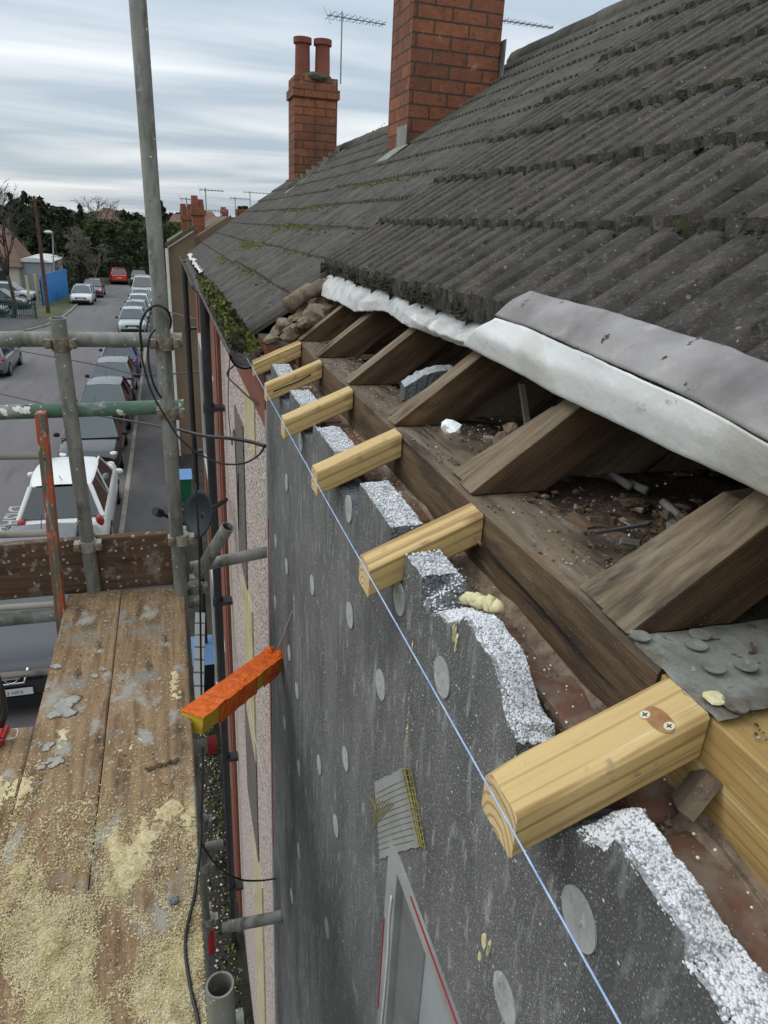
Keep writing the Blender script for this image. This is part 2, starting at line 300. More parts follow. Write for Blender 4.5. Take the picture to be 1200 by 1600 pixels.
M['rust'] = mat('rusty_steel', (.15, .11, .075), (.27, .235, .18), 60, rough=.8, metal=.2, bump=.8, bscale=120, layers=[('N', (.36, .34, .28), 50, .54, .68), ('N', (.10, .045, .02), 30, .58, .7)])
M['coupler'] = mat('zinc_coupler', (.30, .28, .23), (.42, .40, .34), 30, rough=.6, metal=.3, bump=.4, layers=[('N', (.15, .08, .04), 15, .6, .72)])
M['orangepaint'] = mat('chipped_orange_paint', (.48, .10, .04), (.34, .07, .03), 24, (1, 1, .3), rough=.6, bump=.6, layers=[('N', (.13, .11, .075), 30, .50, .56, (1, 1, .22)), ('N', (.50, .46, .38), 40, .60, .64, (1, 1, .3)), ('N', (.55, .16, .08), 20, .6, .7)])
M['rung'] = mat('grey_rung', (.22, .20, .165), (.33, .30, .25), 14, (.3, 1, 1), rough=.85, bump=.6, layers=[('N', (.10, .08, .06), 16, .58, .7, (.3, 1, 1)), ('N', (.6, .58, .52), 30, .66, .72)])
M['board'] = mat('scaffold_board', (.17, .10, .052), (.37, .25, .135), 6, (9, .7, 9), (0, 0, 0), .3, .7, rough=.9, bump=1, bscale=60, bdist=.002, detail=10,
    layers=[('N', (.085, .052, .030), 6, .54, .70, (3, .8, 1)), ('N', (.32, .22, .12), 5, .60, .72, (2, .8, 1)), ('N', (.36, .335, .285), 9, .57, .66, (1.3, .8, 1)), ('N', (.25, .235, .20), 5, .56, .68), ('N', (.46, .43, .36), 90, .60, .70), ('V', (.66, .60, .44), 130, .12, .05), ('N', (.06, .04, .025), 70, .62, .70), ('V', (.55, .50, .38), 45, .14, .08)])
M['toe'] = mat('toe_board_wood', (.075, .042, .024), (.17, .105, .062), 6, (.8, 9, 9), (0, 0, 0), .3, .7, rough=.85, bump=1, bscale=50, bdist=.003, detail=10,
    layers=[('N', (.045, .026, .016), 5, .54, .70, (.8, 2, 4)), ('N', (.42, .39, .34), 30, .60, .70), ('N', (.25, .21, .17), 12, .58, .7), ('V', (.50, .47, .42), 28, .15, .11)])
M['sawdust'] = mat('sawdust', (.56, .45, .22), (.76, .66, .41), 40, rough=1, bump=1, bscale=500, bdist=.002, detail=9, layers=[('N', (.34, .26, .13), 16, .56, .74), ('N', (.84, .76, .52), 130, .56, .70), ('N', (.30, .22, .11), 200, .62, .72)])
M['cement'] = mat('cement_splash', (.30, .285, .255), (.41, .39, .35), 30, rough=1, bump=1, bscale=60, bdist=.004)
M['black'] = mat('black_rubber', (.012, .012, .013), rough=.45, spec=.5)
M['blackpipe'] = mat('black_plastic_pipe', (.018, .020, .022), (.03, .032, .035), 8, rough=.4, spec=.5)
M['blueline'] = mat('blue_string', (.22, .36, .62), (.45, .55, .72), 60, rough=.7)
M['rope'] = mat('pale_string', (.50, .47, .38), rough=.9)
M['orange'] = mat('orange_tape', (.90, .17, .012), (.70, .11, .01), 22, rough=.4, spec=.5, bump=1, bscale=40, bdist=.008, layers=[('N', (.95, .30, .08), 40, .6, .72)])
M['yellow'] = mat('yellow_block', (.62, .44, .04), (.52, .36, .03), 12, rough=.7)
M['pebble'] = bead_mat('pebbledash', (.16, .12, .10), (1.0, .84, .75), 85, .8)
M['pebbledark'] = bead_mat('weathered_pebbledash', (.07, .062, .055), (.30, .26, .225), 95, 1.0)
M['cream'] = mat('cream_render', (.56, .50, .33), (.45, .36, .19), 7, rough=.9, bump=.5, layers=[('N', (.10, .09, .07), 9, .64, .68)])
M['redbrown'] = mat('red_brown_paint', (.27, .095, .062), (.20, .075, .05), 6, (1, .5, .5), rough=.7, layers=[('N', (.10, .06, .045), 12, .58, .7)])
M['gutter'] = mat('old_brown_gutter', (.055, .042, .036), (.11, .085, .072), 8, rough=.7, layers=[('N', (.22, .20, .18), 14, .62, .72)])
M['whitepaint'] = mat('white_paint', (.62, .62, .58), (.52, .51, .47), 6, rough=.6)
M['asphalt'] = mat('asphalt', (.125, .115, .115), (.16, .148, .147), .6, (1, .15, 1), rough=.9, bump=.3, bscale=60, bdist=.004, layers=[('N', (.09, .083, .083), .8, .56, .75, (2, .3, 1)), ('N', (.19, .18, .175), 60, .58, .8)])
M['pave'] = mat('tarmac_pavement', (.055, .052, .052), (.085, .08, .078), 1.2, (1, .3, 1), rough=.75, bump=.3, bscale=80, layers=[('N', (.11, .10, .095), 3, .6, .75)])
M['kerb'] = mat('kerb_stone', (.20, .18, .145), (.28, .25, .20), 3, rough=.9, bump=.4, layers=[('N', (.10, .10, .06), 2, .58, .7)])
M['soil'] = mat('dark_ground', (.022, .021, .017), (.048, .045, .034), 2.5, rough=.9, bump=.6, bscale=30, bdist=.01, layers=[('N', (.04, .05, .02), 1.7, .58, .7), ('N', (.10, .09, .07), 30, .66, .74)])
M['grass'] = mat('grass', (.055, .075, .025), (.10, .105, .045), 1.1, rough=1, bump=.5, bscale=20, bdist=.02)
M['paint'] = mat('road_paint', (.42, .41, .39), (.22, .21, .20), 7, rough=.8, lo=.5, hi=.75)
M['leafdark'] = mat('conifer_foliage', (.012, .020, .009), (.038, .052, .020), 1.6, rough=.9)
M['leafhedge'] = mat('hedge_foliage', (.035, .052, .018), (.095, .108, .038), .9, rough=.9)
M['ivy'] = mat('ivy_foliage', (.018, .028, .013), (.035, .05, .02), 2, rough=.9)
M['bark'] = mat('bare_bark', (.11, .092, .07), (.17, .145, .115), 3, rough=.95)
M['barkdark'] = mat('dark_bark', (.045, .038, .03), (.075, .064, .05), 3, rough=.95)
M['roofred'] = mat('far_tile_roof', (.17, .095, .065), (.12, .075, .055), .8, (1, 1, 4), rough=.9)
M['renderbrown'] = mat('brown_render', (.17, .12, .08), (.13, .095, .065), 1.1, rough=.95, bump=.3, layers=[('N', (.08, .068, .05), 1.5, .52, .70, (1, 1, .3)), ('N', (.22, .15, .10), 3, .6, .75)])
M['creamwall'] = mat('far_cream_wall', (.48, .42, .33), rough=.9)
M['bluehoard'] = mat('blue_hoarding', (.02, .16, .42), (.03, .20, .48), 2, rough=.5)
M['greymetal'] = mat('grey_cladding', (.24, .25, .25), (.30, .31, .31), 1, rough=.6)
M['greenfence'] = mat('green_fence_paint', (.03, .075, .06), rough=.6)
M['polebrown'] = mat('creosoted_pole', (.085, .045, .035), (.12, .065, .05), 3, rough=.9)
M['steel'] = mat('thin_steel', (.25, .26, .27), rough=.4, metal=.6)
M['binblue'] = mat('blue_bin_plastic', (.10, .20, .38), (.12, .24, .42), 4, rough=.45); M['bingreen'] = mat('green_bin_plastic', (.015, .10, .055), rough=.45); M['bindark'] = mat('dark_bin_plastic', (.014, .02, .022), rough=.5)
M['pot'] = mat('chimney_pot_clay', (.26, .085, .055), (.17, .06, .045), 6, rough=.9); M['flaunch'] = mat('mossy_flaunching', (.055, .052, .030), (.10, .095, .07), 9, rough=1, bump=.8, bscale=40, bdist=.01)
M['screw'] = mat('zinc_screw', (.62, .55, .40), rough=.3, metal=.8); M['nail'] = mat('steel_nail', (.5, .5, .5), rough=.3, metal=.9)
M['glass'] = mat('dark_car_glass', (.022, .028, .03), rough=.06, spec=.8); M['screen'] = mat('windscreen_glass', (.055, .07, .07), rough=.08, spec=.8)
M['tyre'] = mat('tyre_rubber', (.012, .012, .012), rough=.8); M['rim'] = mat('alloy_rim', (.35, .36, .37), rough=.3, metal=.8)
M['lamp'] = mat('headlamp_lens', (.62, .62, .58), rough=.12, spec=.8, coat=.5); M['tail'] = mat('tail_lamp_lens', (.30, .03, .035), rough=.15, spec=.7)
M['trim'] = mat('black_trim', (.015, .015, .016), rough=.5); M['chrome'] = mat('chrome_trim', (.75, .76, .77), rough=.15, metal=.9)
M['platewhite'] = mat('plate_white', (.62, .63, .61), rough=.4); M['plateyellow'] = mat('plate_yellow', (.72, .50, .04), rough=.4)
def paint(name, c, rough=.25): return mat(name, c, rough=rough, spec=.5, coat=.7)
M['knot'] = mat('wood_knot', (.26, .12, .045), (.36, .2, .09), 60, rough=.7)

# ================================================================== SETTING: ground, road, pavement
ZR, ZP = G, G + .11
g = MB(); g.add([(-700, -60, G - .06), (700, -60, G - .06), (700, 1500, G - .06), (-700, 1500, G - .06)], [(0, 1, 2, 3)]); struct(g.build('ground', M['grass']))
g = MB(); g.add([(-9.2, -20, ZR), (-1.46, -20, ZR), (-1.46, 84, ZR), (-9.2, 84, ZR)], [(0, 1, 2, 3)]); struct(g.build('road', M['asphalt']))
g = MB(); g.add([(-60, 22, ZR - .01), (-9.2, 22, ZR - .01), (-9.2, 47.2, ZR - .01), (-60, 47.2, ZR - .01)], [(0, 1, 2, 3)]); struct(g.build('side_road', M['asphalt']))
g = MB(); g.box(-1.34, -.12, -15, 86, G - .3, ZP); struct(g.build('pavement', M['pave']))
k = MB()
y = -15
while y < 84: k.box(-1.47, -1.345, y, y + .905, G - .3, ZP + .006 + rnd.uniform(-.003, .003)); y += .915
struct(k.build('kerb', M['kerb'], bevel=.01))
g = MB(); g.box(-.115, 1.2, -15, 60, G - .3, ZP - .02); struct(g.build('front_garden_ground', M['soil']))
# far pavement on the left, with a corner
kerbL = [(-60, 47.6), (-9.9, 47.6), (-8.7, 49), (-7.9, 51.5), (-7.45, 55), (-7.3, 60), (-7.3, 67), (-7.2, 84)]
g = MB(); poly = [(x, y, G - .2) for x, y in kerbL] + [(-60, 84, G - .2)]
g.prism(poly, (0, 0, .31)); struct(g.build('side_pavement', M['pave']))
g = MB(); pts = kerbL
for i in range(len(pts) - 1):
    a, b = Vector((*pts[i], 0)), Vector((*pts[i + 1], 0)); d = (b - a); n = Vector((d.y, -d.x, 0)).normalized()
    g.obox(a + Vector((0, 0, G - .1)), d, n * .13, (0, 0, .215))
struct(g.build('side_kerb', M['kerb']))
g = MB(); g.add([(-9.4, 55, G + .125), (-7.75, 55, G + .125), (-7.55, 84, G + .125), (-9.9, 84, G + .125)], [(0, 1, 2, 3)]); struct(g.build('grass_verge', M['grass']))
g = MB(); g.add([(-7.0, 84, G - .03), (.3, 84, G - .03), (.3, 92, G - .03), (-7.0, 92, G - .03)], [(0, 1, 2, 3)]); struct(g.build('gravel_turning_area', M['soil']))

# lettering on the road
def text_mesh(s, size, mname, name, ux, uy, origin, parent=None, depth=0.0):
    cu = bpy.data.curves.new('t', 'FONT'); cu.body = s; cu.size = size; cu.extrude = depth; cu.align_x = 'LEFT'
    o = bpy.data.objects.new('t', cu); COL.objects.link(o); bpy.context.view_layer.update()
    me = bpy.data.meshes.new_from_object(o); bpy.data.objects.remove(o)
    ux, uy, origin = Vector(ux), Vector(uy), Vector(origin); nz_ = ux.cross(uy)
    mb = MB(); mb.add([origin + ux * v.co.x + uy * v.co.y + nz_ * v.co.z for v in me.vertices], [tuple(p.vertices) for p in me.polygons])
    return mb.build(name, mname, parent)
o = text_mesh('DISABLED', .62, M['paint'], 'road_marking', (0, -1, 0), (1.25, 0, 0), (-4.2, 18.45, ZR + .005)); tag(o, 'worn white letters reading DISABLED painted on the road beside the white car', 'road marking')
for i, (x0, x1, y0, y1) in enumerate([(-3.62, -1.5, 18.66, 18.76), (-3.64, -3.56, 14.2, 18.6)]):
    pass

# ================================================================== HOUSE UNDER REPAIR
T = .72; CN = .58; CF = .61
house = thing('terraced_house', (1.5, .5, G), 'terraced house being insulated, its eaves stripped open below brown ribbed concrete tiles', 'house', 'houses of the terrace')
# brick wall body, with the top course laid as separate bricks
w = MB(); w.box(.358, .53, -2.2, 2.62, G, -.545); w.build('wall', M['brickwall'], house)
b = MB(); rg = random.Random(3)
y = -1.2
while y < 2.5:
    L = .212
    for x0, x1 in ((.362, .462), (.47, .56)):
        dz = rg.uniform(-.006, .006); dy = rg.uniform(-.006, .006)
        
        b.box(x0 + rg.uniform(0, .006), x1, y + dy, y + L + dy, -.543, -.470 + dz - (.03 if rg.random() < .12 else 0))
    y += L + .012
b.build('brick_course', M['brick'], house, bevel=.006)
b = MB()                                         # mortar bed and crumbs between bricks and plate
ny, nx = 150, 8
vs = [(.375 + .055 * j / nx * 1.0, -1.2 + 3.75 * i / ny, -.482 + .026 * (j / nx) ** 1.5 + .010 * mnoise.noise(Vector((j * .7, i * .33, 2)))) for i in range(ny + 1) for j in range(nx + 1)]
b.add(vs, [(i * (nx + 1) + j, i * (nx + 1) + j + 1, (i + 1) * (nx + 1) + j + 1, (i + 1) * (nx + 1) + j) for i in range(ny) for j in range(nx)])
for i in range(2400):
    y = rg.uniform(-.3, 2.5); x = .418 - abs(rg.gauss(0, .028)); r = rg.choice((.0006, .0009, .0013, .0018, .0025, .0036))
    if x > .362: b.blob((x, y, -.474 + r * .3), r, jit=.35, lvl=0)
o = b.build('mortar_bed', M['rubble'], house)
# plates
w = MB(); nseg = 46
ys = [.455 + (2.56 - .455) * i / nseg for i in range(nseg + 1)]; P = []
for y in ys:
    a = .004 * mnoise.noise(Vector((y * 5, 0, 0))); bb = .005 * mnoise.noise(Vector((y * 9, 4, 0)))
    P.append([(.42 + a, y, -.462), (.42 + a + .002, y, -.378 + bb), (.426 + a, y, -.371 + bb), (.535, y, -.371 + bb * .4), (.535, y, -.462)])
vs = [p for r_ in P for p in r_]
w.add(vs, [(i * 5 + j, (i + 1) * 5 + j, (i + 1) * 5 + (j + 1) % 5, i * 5 + (j + 1) % 5) for i in range(nseg) for j in range(5)] + [(0, 1, 2, 3, 4), tuple(nseg * 5 + j for j in (4, 3, 2, 1, 0))])
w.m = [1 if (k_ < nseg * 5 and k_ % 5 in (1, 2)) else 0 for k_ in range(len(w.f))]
o = w.build('wall_plate', [M['plate'], M['platetop']], house); tag(o, 'old dark weathered wall plate')
w = MB(); w.box(.421, .515, -1.6, .449, -.468, -.373); o = w.build('wall_plate', M['newplate'], house, bevel=.002); tag(o, 'new pale yellow length of wall plate')
w = MB(); q = w.obox((.402, .384, -.455), (.028, .006, .030), (.004, -.015, .0), (-.012, -.022, .008)); w.build('packing_piece', M['joist'], house)
# rafters and joists beside them
RY = [.506, .912, 1.308, 1.705, 2.095, 2.409]
for i, y in enumerate(RY + [.1, -.32]):
    w = MB(); t = .78; x0, xe = .421, 1.7; th = .108
    z0 = -.366; xb = x0 + th / t * .93
    wd_ = .05 if i != 5 else .04
    poly = [(x0, y, z0), (xe, y, z0 + t * (xe - x0)), (xe, y, z0 + t * (xe - x0) - th), (xb, y, z0 - .004), (x0 + .006, y, z0 - .004)]
    w.prism(poly, (0, wd_, 0))
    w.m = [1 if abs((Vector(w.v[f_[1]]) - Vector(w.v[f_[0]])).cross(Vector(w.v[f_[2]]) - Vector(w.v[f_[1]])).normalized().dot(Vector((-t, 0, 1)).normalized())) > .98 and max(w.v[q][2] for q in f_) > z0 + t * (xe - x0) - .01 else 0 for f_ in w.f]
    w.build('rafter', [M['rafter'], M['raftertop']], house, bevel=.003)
for i, y in enumerate(RY[:5]):
    w = MB(); x0 = .428 + .006 * i
    poly = [(x0, 0, -.366), (x0 + .17, 0, -.366 + .17 * .62), (x0 + .26, 0, -.255), (2.1, 0, -.255), (2.1, 0, -.368), (x0, 0, -.368)]
    w.prism([(p[0], y + .0515 + .004 * (i % 2), p[2]) for p in poly], (0, .052, 0)); w.build('joist', M['raftertop'], house, bevel=.003)
# ceiling / debris behind the plate
f = MB(); nx, ny = 60, 110
vs = []
for i in range(ny + 1):
    for j in range(nx + 1):
        x = .50 + 2.4 * (j / nx) ** 1.5; y = -1.6 + 4.2 * i / ny
        h = .022 * mnoise.noise(Vector((x * 6, y * 6, 1))) + .010 * mnoise.noise(Vector((x * 22, y * 22, 5)))
        vs.append((x, y, (-.380 + min(1, (x - .5) / .12) * (-.004 + h)) - .03 * min(1, max(0, (x - .6) / .3))))
f.add(vs, [(i * (nx + 1) + j, i * (nx + 1) + j + 1, (i + 1) * (nx + 1) + j + 1, (i + 1) * (nx + 1) + j) for i in range(ny) for j in range(nx)], 0, True)
f.build('ceiling', M['dirt'], house)
# lead sheet with clout nails on the new plate
f = MB(); nx, ny = 24, 16; vs = []
for i in range(ny + 1):
    for j in range(nx + 1):
        x = .418 + .42 * j / nx; y0 = .372 + .03 * (j / nx); y = y0 + (.502 - y0) * i / ny
        vs.append((x + (.004 * mnoise.noise(Vector((0, i * .7, 3))) if j == 0 else 0), y + (.006 * mnoise.noise(Vector((j * .6, 9, 3))) if i == 0 else 0), -.366 + .004 * mnoise.noise(Vector((x * 30, y * 30, 8)))))
f.add(vs, [(i * (nx + 1) + j, i * (nx + 1) + j + 1, (i + 1) * (nx + 1) + j + 1, (i + 1) * (nx + 1) + j) for i in range(ny) for j in range(nx)], 0, True)
lead = f.build('lead_sheet', M['lead'], house)
for px, py in ((1000, 994), (1093, 992), (1115, 1043), (1165, 1040), (1150, 1103), (1088, 1008)):
    p = pt(px, py, 2, -.363); h = MB(); h.tube(p, p + Vector((0, 0, .0014)), .0105, 18); h.build('clout_nail', M['lead'], lead)
p = pt(1117, 1090, 2, -.363); h = MB(); h.blob(p, .010, (1, 1, .3), .25); h.build('foam_drip', M['foam'], lead)

# --- tiled roof slopes
def tile_roof(y0, y1, x0, x1, gauge, tw, per, ribh, c, step, mats, name, parent, seed, skip=None, ns=8, t=T, edge=.006, wl=.12, ww=.20):
    rg = random.Random(seed); mb = MB(); nc = int((x1 - x0) / gauge + .999)
    for kx in range(nc):
        xa = x0 + kx * gauge; xb = min(xa + gauge, x1)
        off = .0 if kx % 2 == 0 else tw * .0
        j = 0; y = y0
        while y < y1 - .01:
            ye = min(y + tw, y1); n = max(2, int((ye - y) / per * ns))
            dx = rg.uniform(-edge, edge); dz = rg.uniform(-.0025, .0025); tl = rg.uniform(-.003, .003)
            rows = []
            for r_, fx in enumerate((0, .02, .5, 1.06)):
                row = []
                for i in range(n + 1):
                    u = i / n; yy = y + .0015 + (ye - y - .003) * u
                    ph = ((yy - y0) / per) % 1.0
                    s_ = .5 - .5 * math.cos(2 * math.pi * ph); s_ = min(1, max(0, (s_ - wl) / ww)); s_ = s_ * s_ * (3 - 2 * s_) * (.90 + .10 * math.sin(math.pi * ph))
                    h = ribh * s_
                    if i == 0 or i == n: h -= ribh * .9
                    if r_ == 0: h -= .003 + rg.random() * .0015
                    x = xa + dx + (xb - xa) * fx + (rg.uniform(-.002, .002) if r_ == 0 else 0)
                    z = t * x - c + step * (1 - fx) + h + dz + tl * (u - .5)
                    row.append((x, yy, z))
                rows.append(row)
            vs = [p for r_ in rows for p in r_]; m_ = n + 1
            mb.add(vs, [(r_ * m_ + i, (r_ + 1) * m_ + i, (r_ + 1) * m_ + i + 1, r_ * m_ + i + 1) for r_ in range(3) for i in range(n)], 0, True)
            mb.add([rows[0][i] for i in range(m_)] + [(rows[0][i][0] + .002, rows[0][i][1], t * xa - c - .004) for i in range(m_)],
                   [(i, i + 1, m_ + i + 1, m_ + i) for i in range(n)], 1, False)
            for sgn, i in ((0, 0), (1, n)):
                q = [rows[0][i], rows[3][i]]; a = [(p[0], p[1], p[2] - step * .9) for p in q]
                mb.add([q[0], q[1], a[1], a[0]], [(0, 1, 2, 3) if sgn == 0 else (3, 2, 1, 0)])
            y = ye; j += 1
    return mb.build(name, mats, parent)
near_roof = tile_roof(-2.1, 2.86, .585, 2.62, .215, .183, .0915, .024, CN, .021, [M['tile'], M['tileedge']], 'roof', house, 11, ns=9)
u = MB()                                          # boarding under the tiles, back slope, ridge
u.prism([(.80, -2.1, T * .80 - CN - .02), (2.62, -2.1, T * 2.62 - CN - .02), (2.62, -2.1, T * 2.62 - CN - .05), (.80, -2.1, T * .80 - CN - .05)], (0, 4.9, 0))
u.prism([(2.62, -2.1, T * 2.62 - CN), (5.2, -2.1, T * 0.04 - CN), (5.2, -2.1, G), (5.1, -2.1, G), (5.1, -2.1, T * 0.04 - CN - .1), (2.62, -2.1, T * 2.62 - CN - .1)], (0, 4.9, 0))
u.build('roof_boarding', M['joist'], house)
u = MB(); yy = -2.1
while yy < 2.9:
    u.tube((2.62, yy, T * 2.62 - CN - .06), (2.62, min(yy + .44, 2.9), T * 2.62 - CN - .06), .12, 14, 0, r1=.125); yy += .45
u.build('ridge_tile', M['tile'], house)
u = MB(); u.box(.55, 5.1, -2.3, -2.12, G, -.4); u.prism([(.55, -2.3, -.4), (2.62, -2.3, T * 2.62 - CN - .05), (5.1, -2.3, -.55), (5.1, -2.3, -.6)], (0, .18, 0)); u.build('gable_wall', M['brickwall'], house)
u = MB(); u.prism([(.62, 2.70, -7), (.62, 2.70, -.24), (2.6, 2.70, 1.2), (5.0, 2.70, -.7), (5.0, 2.70, -7)], (0, .16, 0)); u.build('party_wall', M['brickwall'], house)

# --- membrane and felt hanging out from under the tiles
def spline(P, n):
    out = []; P = [Vector(p) for p in P]; m_ = len(P) - 1
    for i in range(n + 1):
        s_ = i / n * m_; k_ = min(int(s_), m_ - 1); f_ = s_ - k_
        p0, p1, p2, p3 = P[max(k_ - 1, 0)], P[k_], P[k_ + 1], P[min(k_ + 2, m_)]
        out.append(.5 * ((2 * p1) + (-p0 + p2) * f_ + (2 * p0 - 5 * p1 + 4 * p2 - p3) * f_ ** 2 + (-p0 + 3 * p1 - 3 * p2 + p3) * f_ ** 3))
    return out
def loft(curves, n, crumple=0, sub=1, seed=0, fr=20):
    C_ = [spline(c, n) for c in curves]
    rows = []
    for k_ in range(len(C_) - 1):
        for s_ in range(sub):
            f_ = s_ / sub; rows.append([C_[k_][i].lerp(C_[k_ + 1][i], f_) for i in range(n + 1)])
    rows.append(C_[-1])
    if sub > 1:                                   # smooth across
        for it in range(max(1, sub // 3)):
            nr = [r_[:] for r_ in rows]
            for a in range(1, len(rows) - 1):
                for i in range(n + 1): nr[a][i] = (rows[a - 1][i] + rows[a][i] * 2 + rows[a + 1][i]) / 4
            rows = nr
    mb = MB(); m_ = n + 1; vs = []
    for r_ in rows:
        for p in r_:
            d = mnoise.noise_vector(p * fr + Vector((seed, 0, 0))) * crumple
            q_ = abs(mnoise.noise(p * fr * 1.3 + Vector((0, seed, 3)))) + .5 * abs(mnoise.noise(p * fr * 3.1 + Vector((0, seed, 7)))); d += Vector((-.6, -.25, .75)) * (.25 - q_) * crumple * 1.6; vs.append(p + d)
    mb.add(vs, [(a * m_ + i, a * m_ + i + 1, (a + 1) * m_ + i + 1, (a + 1) * m_ + i) for a in range(len(rows) - 1) for i in range(n)], 0, True)
    return mb
ext = lambda P: P + [P[-1] + (P[-1] - P[-2]).normalized() * e_ for e_ in (.09, .2, .35, .55, .8, 1.1)]
Fg = ext([ptp(x, y, .518) for x, y in ((829, 454), (905, 474), (987, 496), (1117, 535), (1200, 567))])
Gb = ext([ptp(x, y, .524) for x, y in ((773, 492), (840, 516), (912, 548), (1033, 600), (1117, 642), (1200, 687))])
Wm = ext([ptp(x, y, .562) for x, y in ((740, 515), (806, 548), (905, 588), (1033, 645), (1117, 685), (1200, 722))])
Lw = ext([ptp(x, y, .628) for x, y in ((722, 541), (800, 583), (900, 637), (1033, 702), (1117, 741), (1200, 780))])
Tk = [p + Vector((.10, 0, .055)) for p in Lw]; Tk2 = [p + Vector((.26, 0, .20)) for p in Lw]
Gb2 = [p + Vector((.003, 0, -.004)) for p in Gb]
mb = loft([Gb2, Wm, Lw, Tk, Tk2], 240, .0022, 8, 0, 9); o = mb.build('underlay', M['membrane'], house); tag(o, 'white breather membrane roll under the grey felt')
md = o.modifiers.new('thick', 'SOLIDIFY'); md.thickness = .0015
sa_, sb_ = spline(Fg, 40), spline(Gb, 40)
mb = loft([Fg, [a.lerp(b_, .5) + Vector((-.003, 0, .006)) for a, b_ in zip(sa_, sb_)], Gb], 200, .0018, 8, 3, 12)
o = mb.build('felt_flap', M['felt'], house); md = o.modifiers.new('thick', 'SOLIDIFY'); md.thickness = .004; md.offset = 1
Up = [ptp(x, y, .60) for x, y in ((513, 430), (540, 436), (568, 452), (605, 446), (628, 476), (660, 498), (700, 515), (735, 522), (775, 500))]
Um = [ptp(x, y, .606) for x, y in ((505, 445), (535, 452), (565, 470), (606, 466), (630, 488), (660, 508), (700, 525), (730, 532), (755, 512))]
Ul = [ptp(x, y, .635) for x, y in ((501, 464), (527, 474), (556, 487), (600, 487), (622, 502), (650, 516), (685, 527), (717, 539), (735, 545))]
Ut = [p + Vector((.12, .0, .085)) for p in Ul]
Uu = [p + Vector((.10, .0, .05)) for p in Up]
mb = loft([Uu, Up, Um, Ul, Ut], 260, .0040, 16, 5, 14); o = mb.build('underlay', M['membraneshade'], house); tag(o, 'crumpled torn white membrane under the tile edge'); md = o.modifiers.new('thick', 'SOLIDIFY'); md.thickness = .0015

# moss along the tile edges
def moss_line(mb, y0, y1, xk, c, n, rg, s=.010, lift=.012, mi=0, dens=None, t=T):
    for i in range(n):
        y = rg.uniform(y0, y1)
        if dens and mnoise.noise(Vector((y * dens, xk * 7, 3))) < -.05: continue
        x = xk + rg.gauss(-.002, s * .5); mb.blob((x, y, t * x - c + lift + rg.uniform(-.024, .010)), s * rg.uniform(.3, 1.1), (1, 1, .8), .35, mi, 0, rg)
rg = random.Random(5); mb = MB()
for kx in range(0, 9):
    moss_line(mb, -.1, 2.86, .585 + .215 * kx, CN, 900 if kx < 4 else 600, rg, .0056, .019, 0, dens=5)
for i in range(420):
    kx = rg.randrange(0, 9); y = rg.uniform(0, 2.86); x = .585 + .215 * kx + abs(rg.gauss(0, .05))
    if mnoise.noise(Vector((y * 3, x * 3, 3))) < .2: continue
    mb.blob((x, y, T * x - CN + .03 + .012), .006 * rg.uniform(.4, 1.1), (1, 1, .5), .35, 1 if rg.random() < .35 else 0, 0, rg)
o = mb.build('moss', [M['mossdark'], M['moss']]); tag(o, 'dark moss crusted along the lower edges of the big ribbed tiles', 'moss', kind='stuff')

# ================================================================== NEIGHBOUR HOUSES
nb = thing('terraced_house', (1.3, 4.0, G), 'pink pebbledashed terraced house with mossy gutter, next along from the opened eaves', 'house', 'houses of the terrace')
nb2 = thing('terraced_house', (1.2, 7.4, G), 'red-brown fronted end terraced house beyond the first black downpipe', 'house', 'houses of the terrace')
w = MB(); w.box(.345, .53, 2.0, 5.42, G, -.47); w.box(.53, 4.6, 5.2, 5.42, G, -.5); w.build('wall', M['pebble'], nb)
w = MB(); w.box(.337, .355, 3.70, 4.20, -2.01, -1.02); w.build('wall_panel', M['pebbledark'], nb)
w = MB(); w.box(.336, .354, 3.45, 3.97, -3.08, -2.02); w.build('wall_panel', M['cream'], nb)
w = MB(); w.box(.339, .351, 3.13, 3.6, -1.015, -.66); w.build('wall_panel', M['cream'], nb)
w = MB(); w.box(.337, .355, 3.45, 4.13, -3.92, -3.09); w.build('wall_panel', M['pebbledark'], nb)
w = MB(); w.box(.335, .353, 3.26, 3.78, -6.9, -3.93); w.build('wall_panel', M['cream'], nb)
w = MB(); w.box(.297, .344, 2.395, 5.45, -.665, -.455); w.build('fascia', M['redbrown'], nb)
w = MB(); w.box(.318, .344, 5.34, 5.46, G, -.46); w.build('corner_strip', M['redbrown'], nb)
w = MB(); w.box(.325, .45, 5.47, 9.5, G, -.47); w.box(.45, 3.9, 9.3, 9.5, G, -.5); w.build('wall', M['brickwall'], nb2)
w = MB()
for y0, y1 in ((5.5, 5.9), (6.6, 6.8), (8.6, 8.9)): w.box(.313, .324, y0, y1, G, -.62)
w.build('painted_strip', M['redbrown'], nb2)
for y0, y1, z0, z1 in ((6.0, 6.55, -2.6, -1.25), (7.0, 8.4, -2.7, -1.2), (5.95, 6.55, -5.6, -3.9), (7.0, 8.4, -6.0, -4.0)):
    fr_ = MB(); fr_.box(.295, .326, y0, y1, z0, z0 + .07); fr_.box(.295, .326, y0, y1, z1 - .07, z1); fr_.box(.295, .326, y0, y0 + .06, z0 + .07, z1 - .07); fr_.box(.295, .326, y1 - .06, y1, z0 + .07, z1 - .07)
    fo = fr_.build('window', M['whitepaint'], nb2)
    gl = MB(); gl.box(.31, .32, y0 + .06, y1 - .06, z0 + .07, z1 - .07); gl.build('pane', M['glass'], fo)
w = MB(); w.box(.275, .324, 5.46, 9.5, -.60, -.49); w.build('fascia', M['gutter'], nb2)
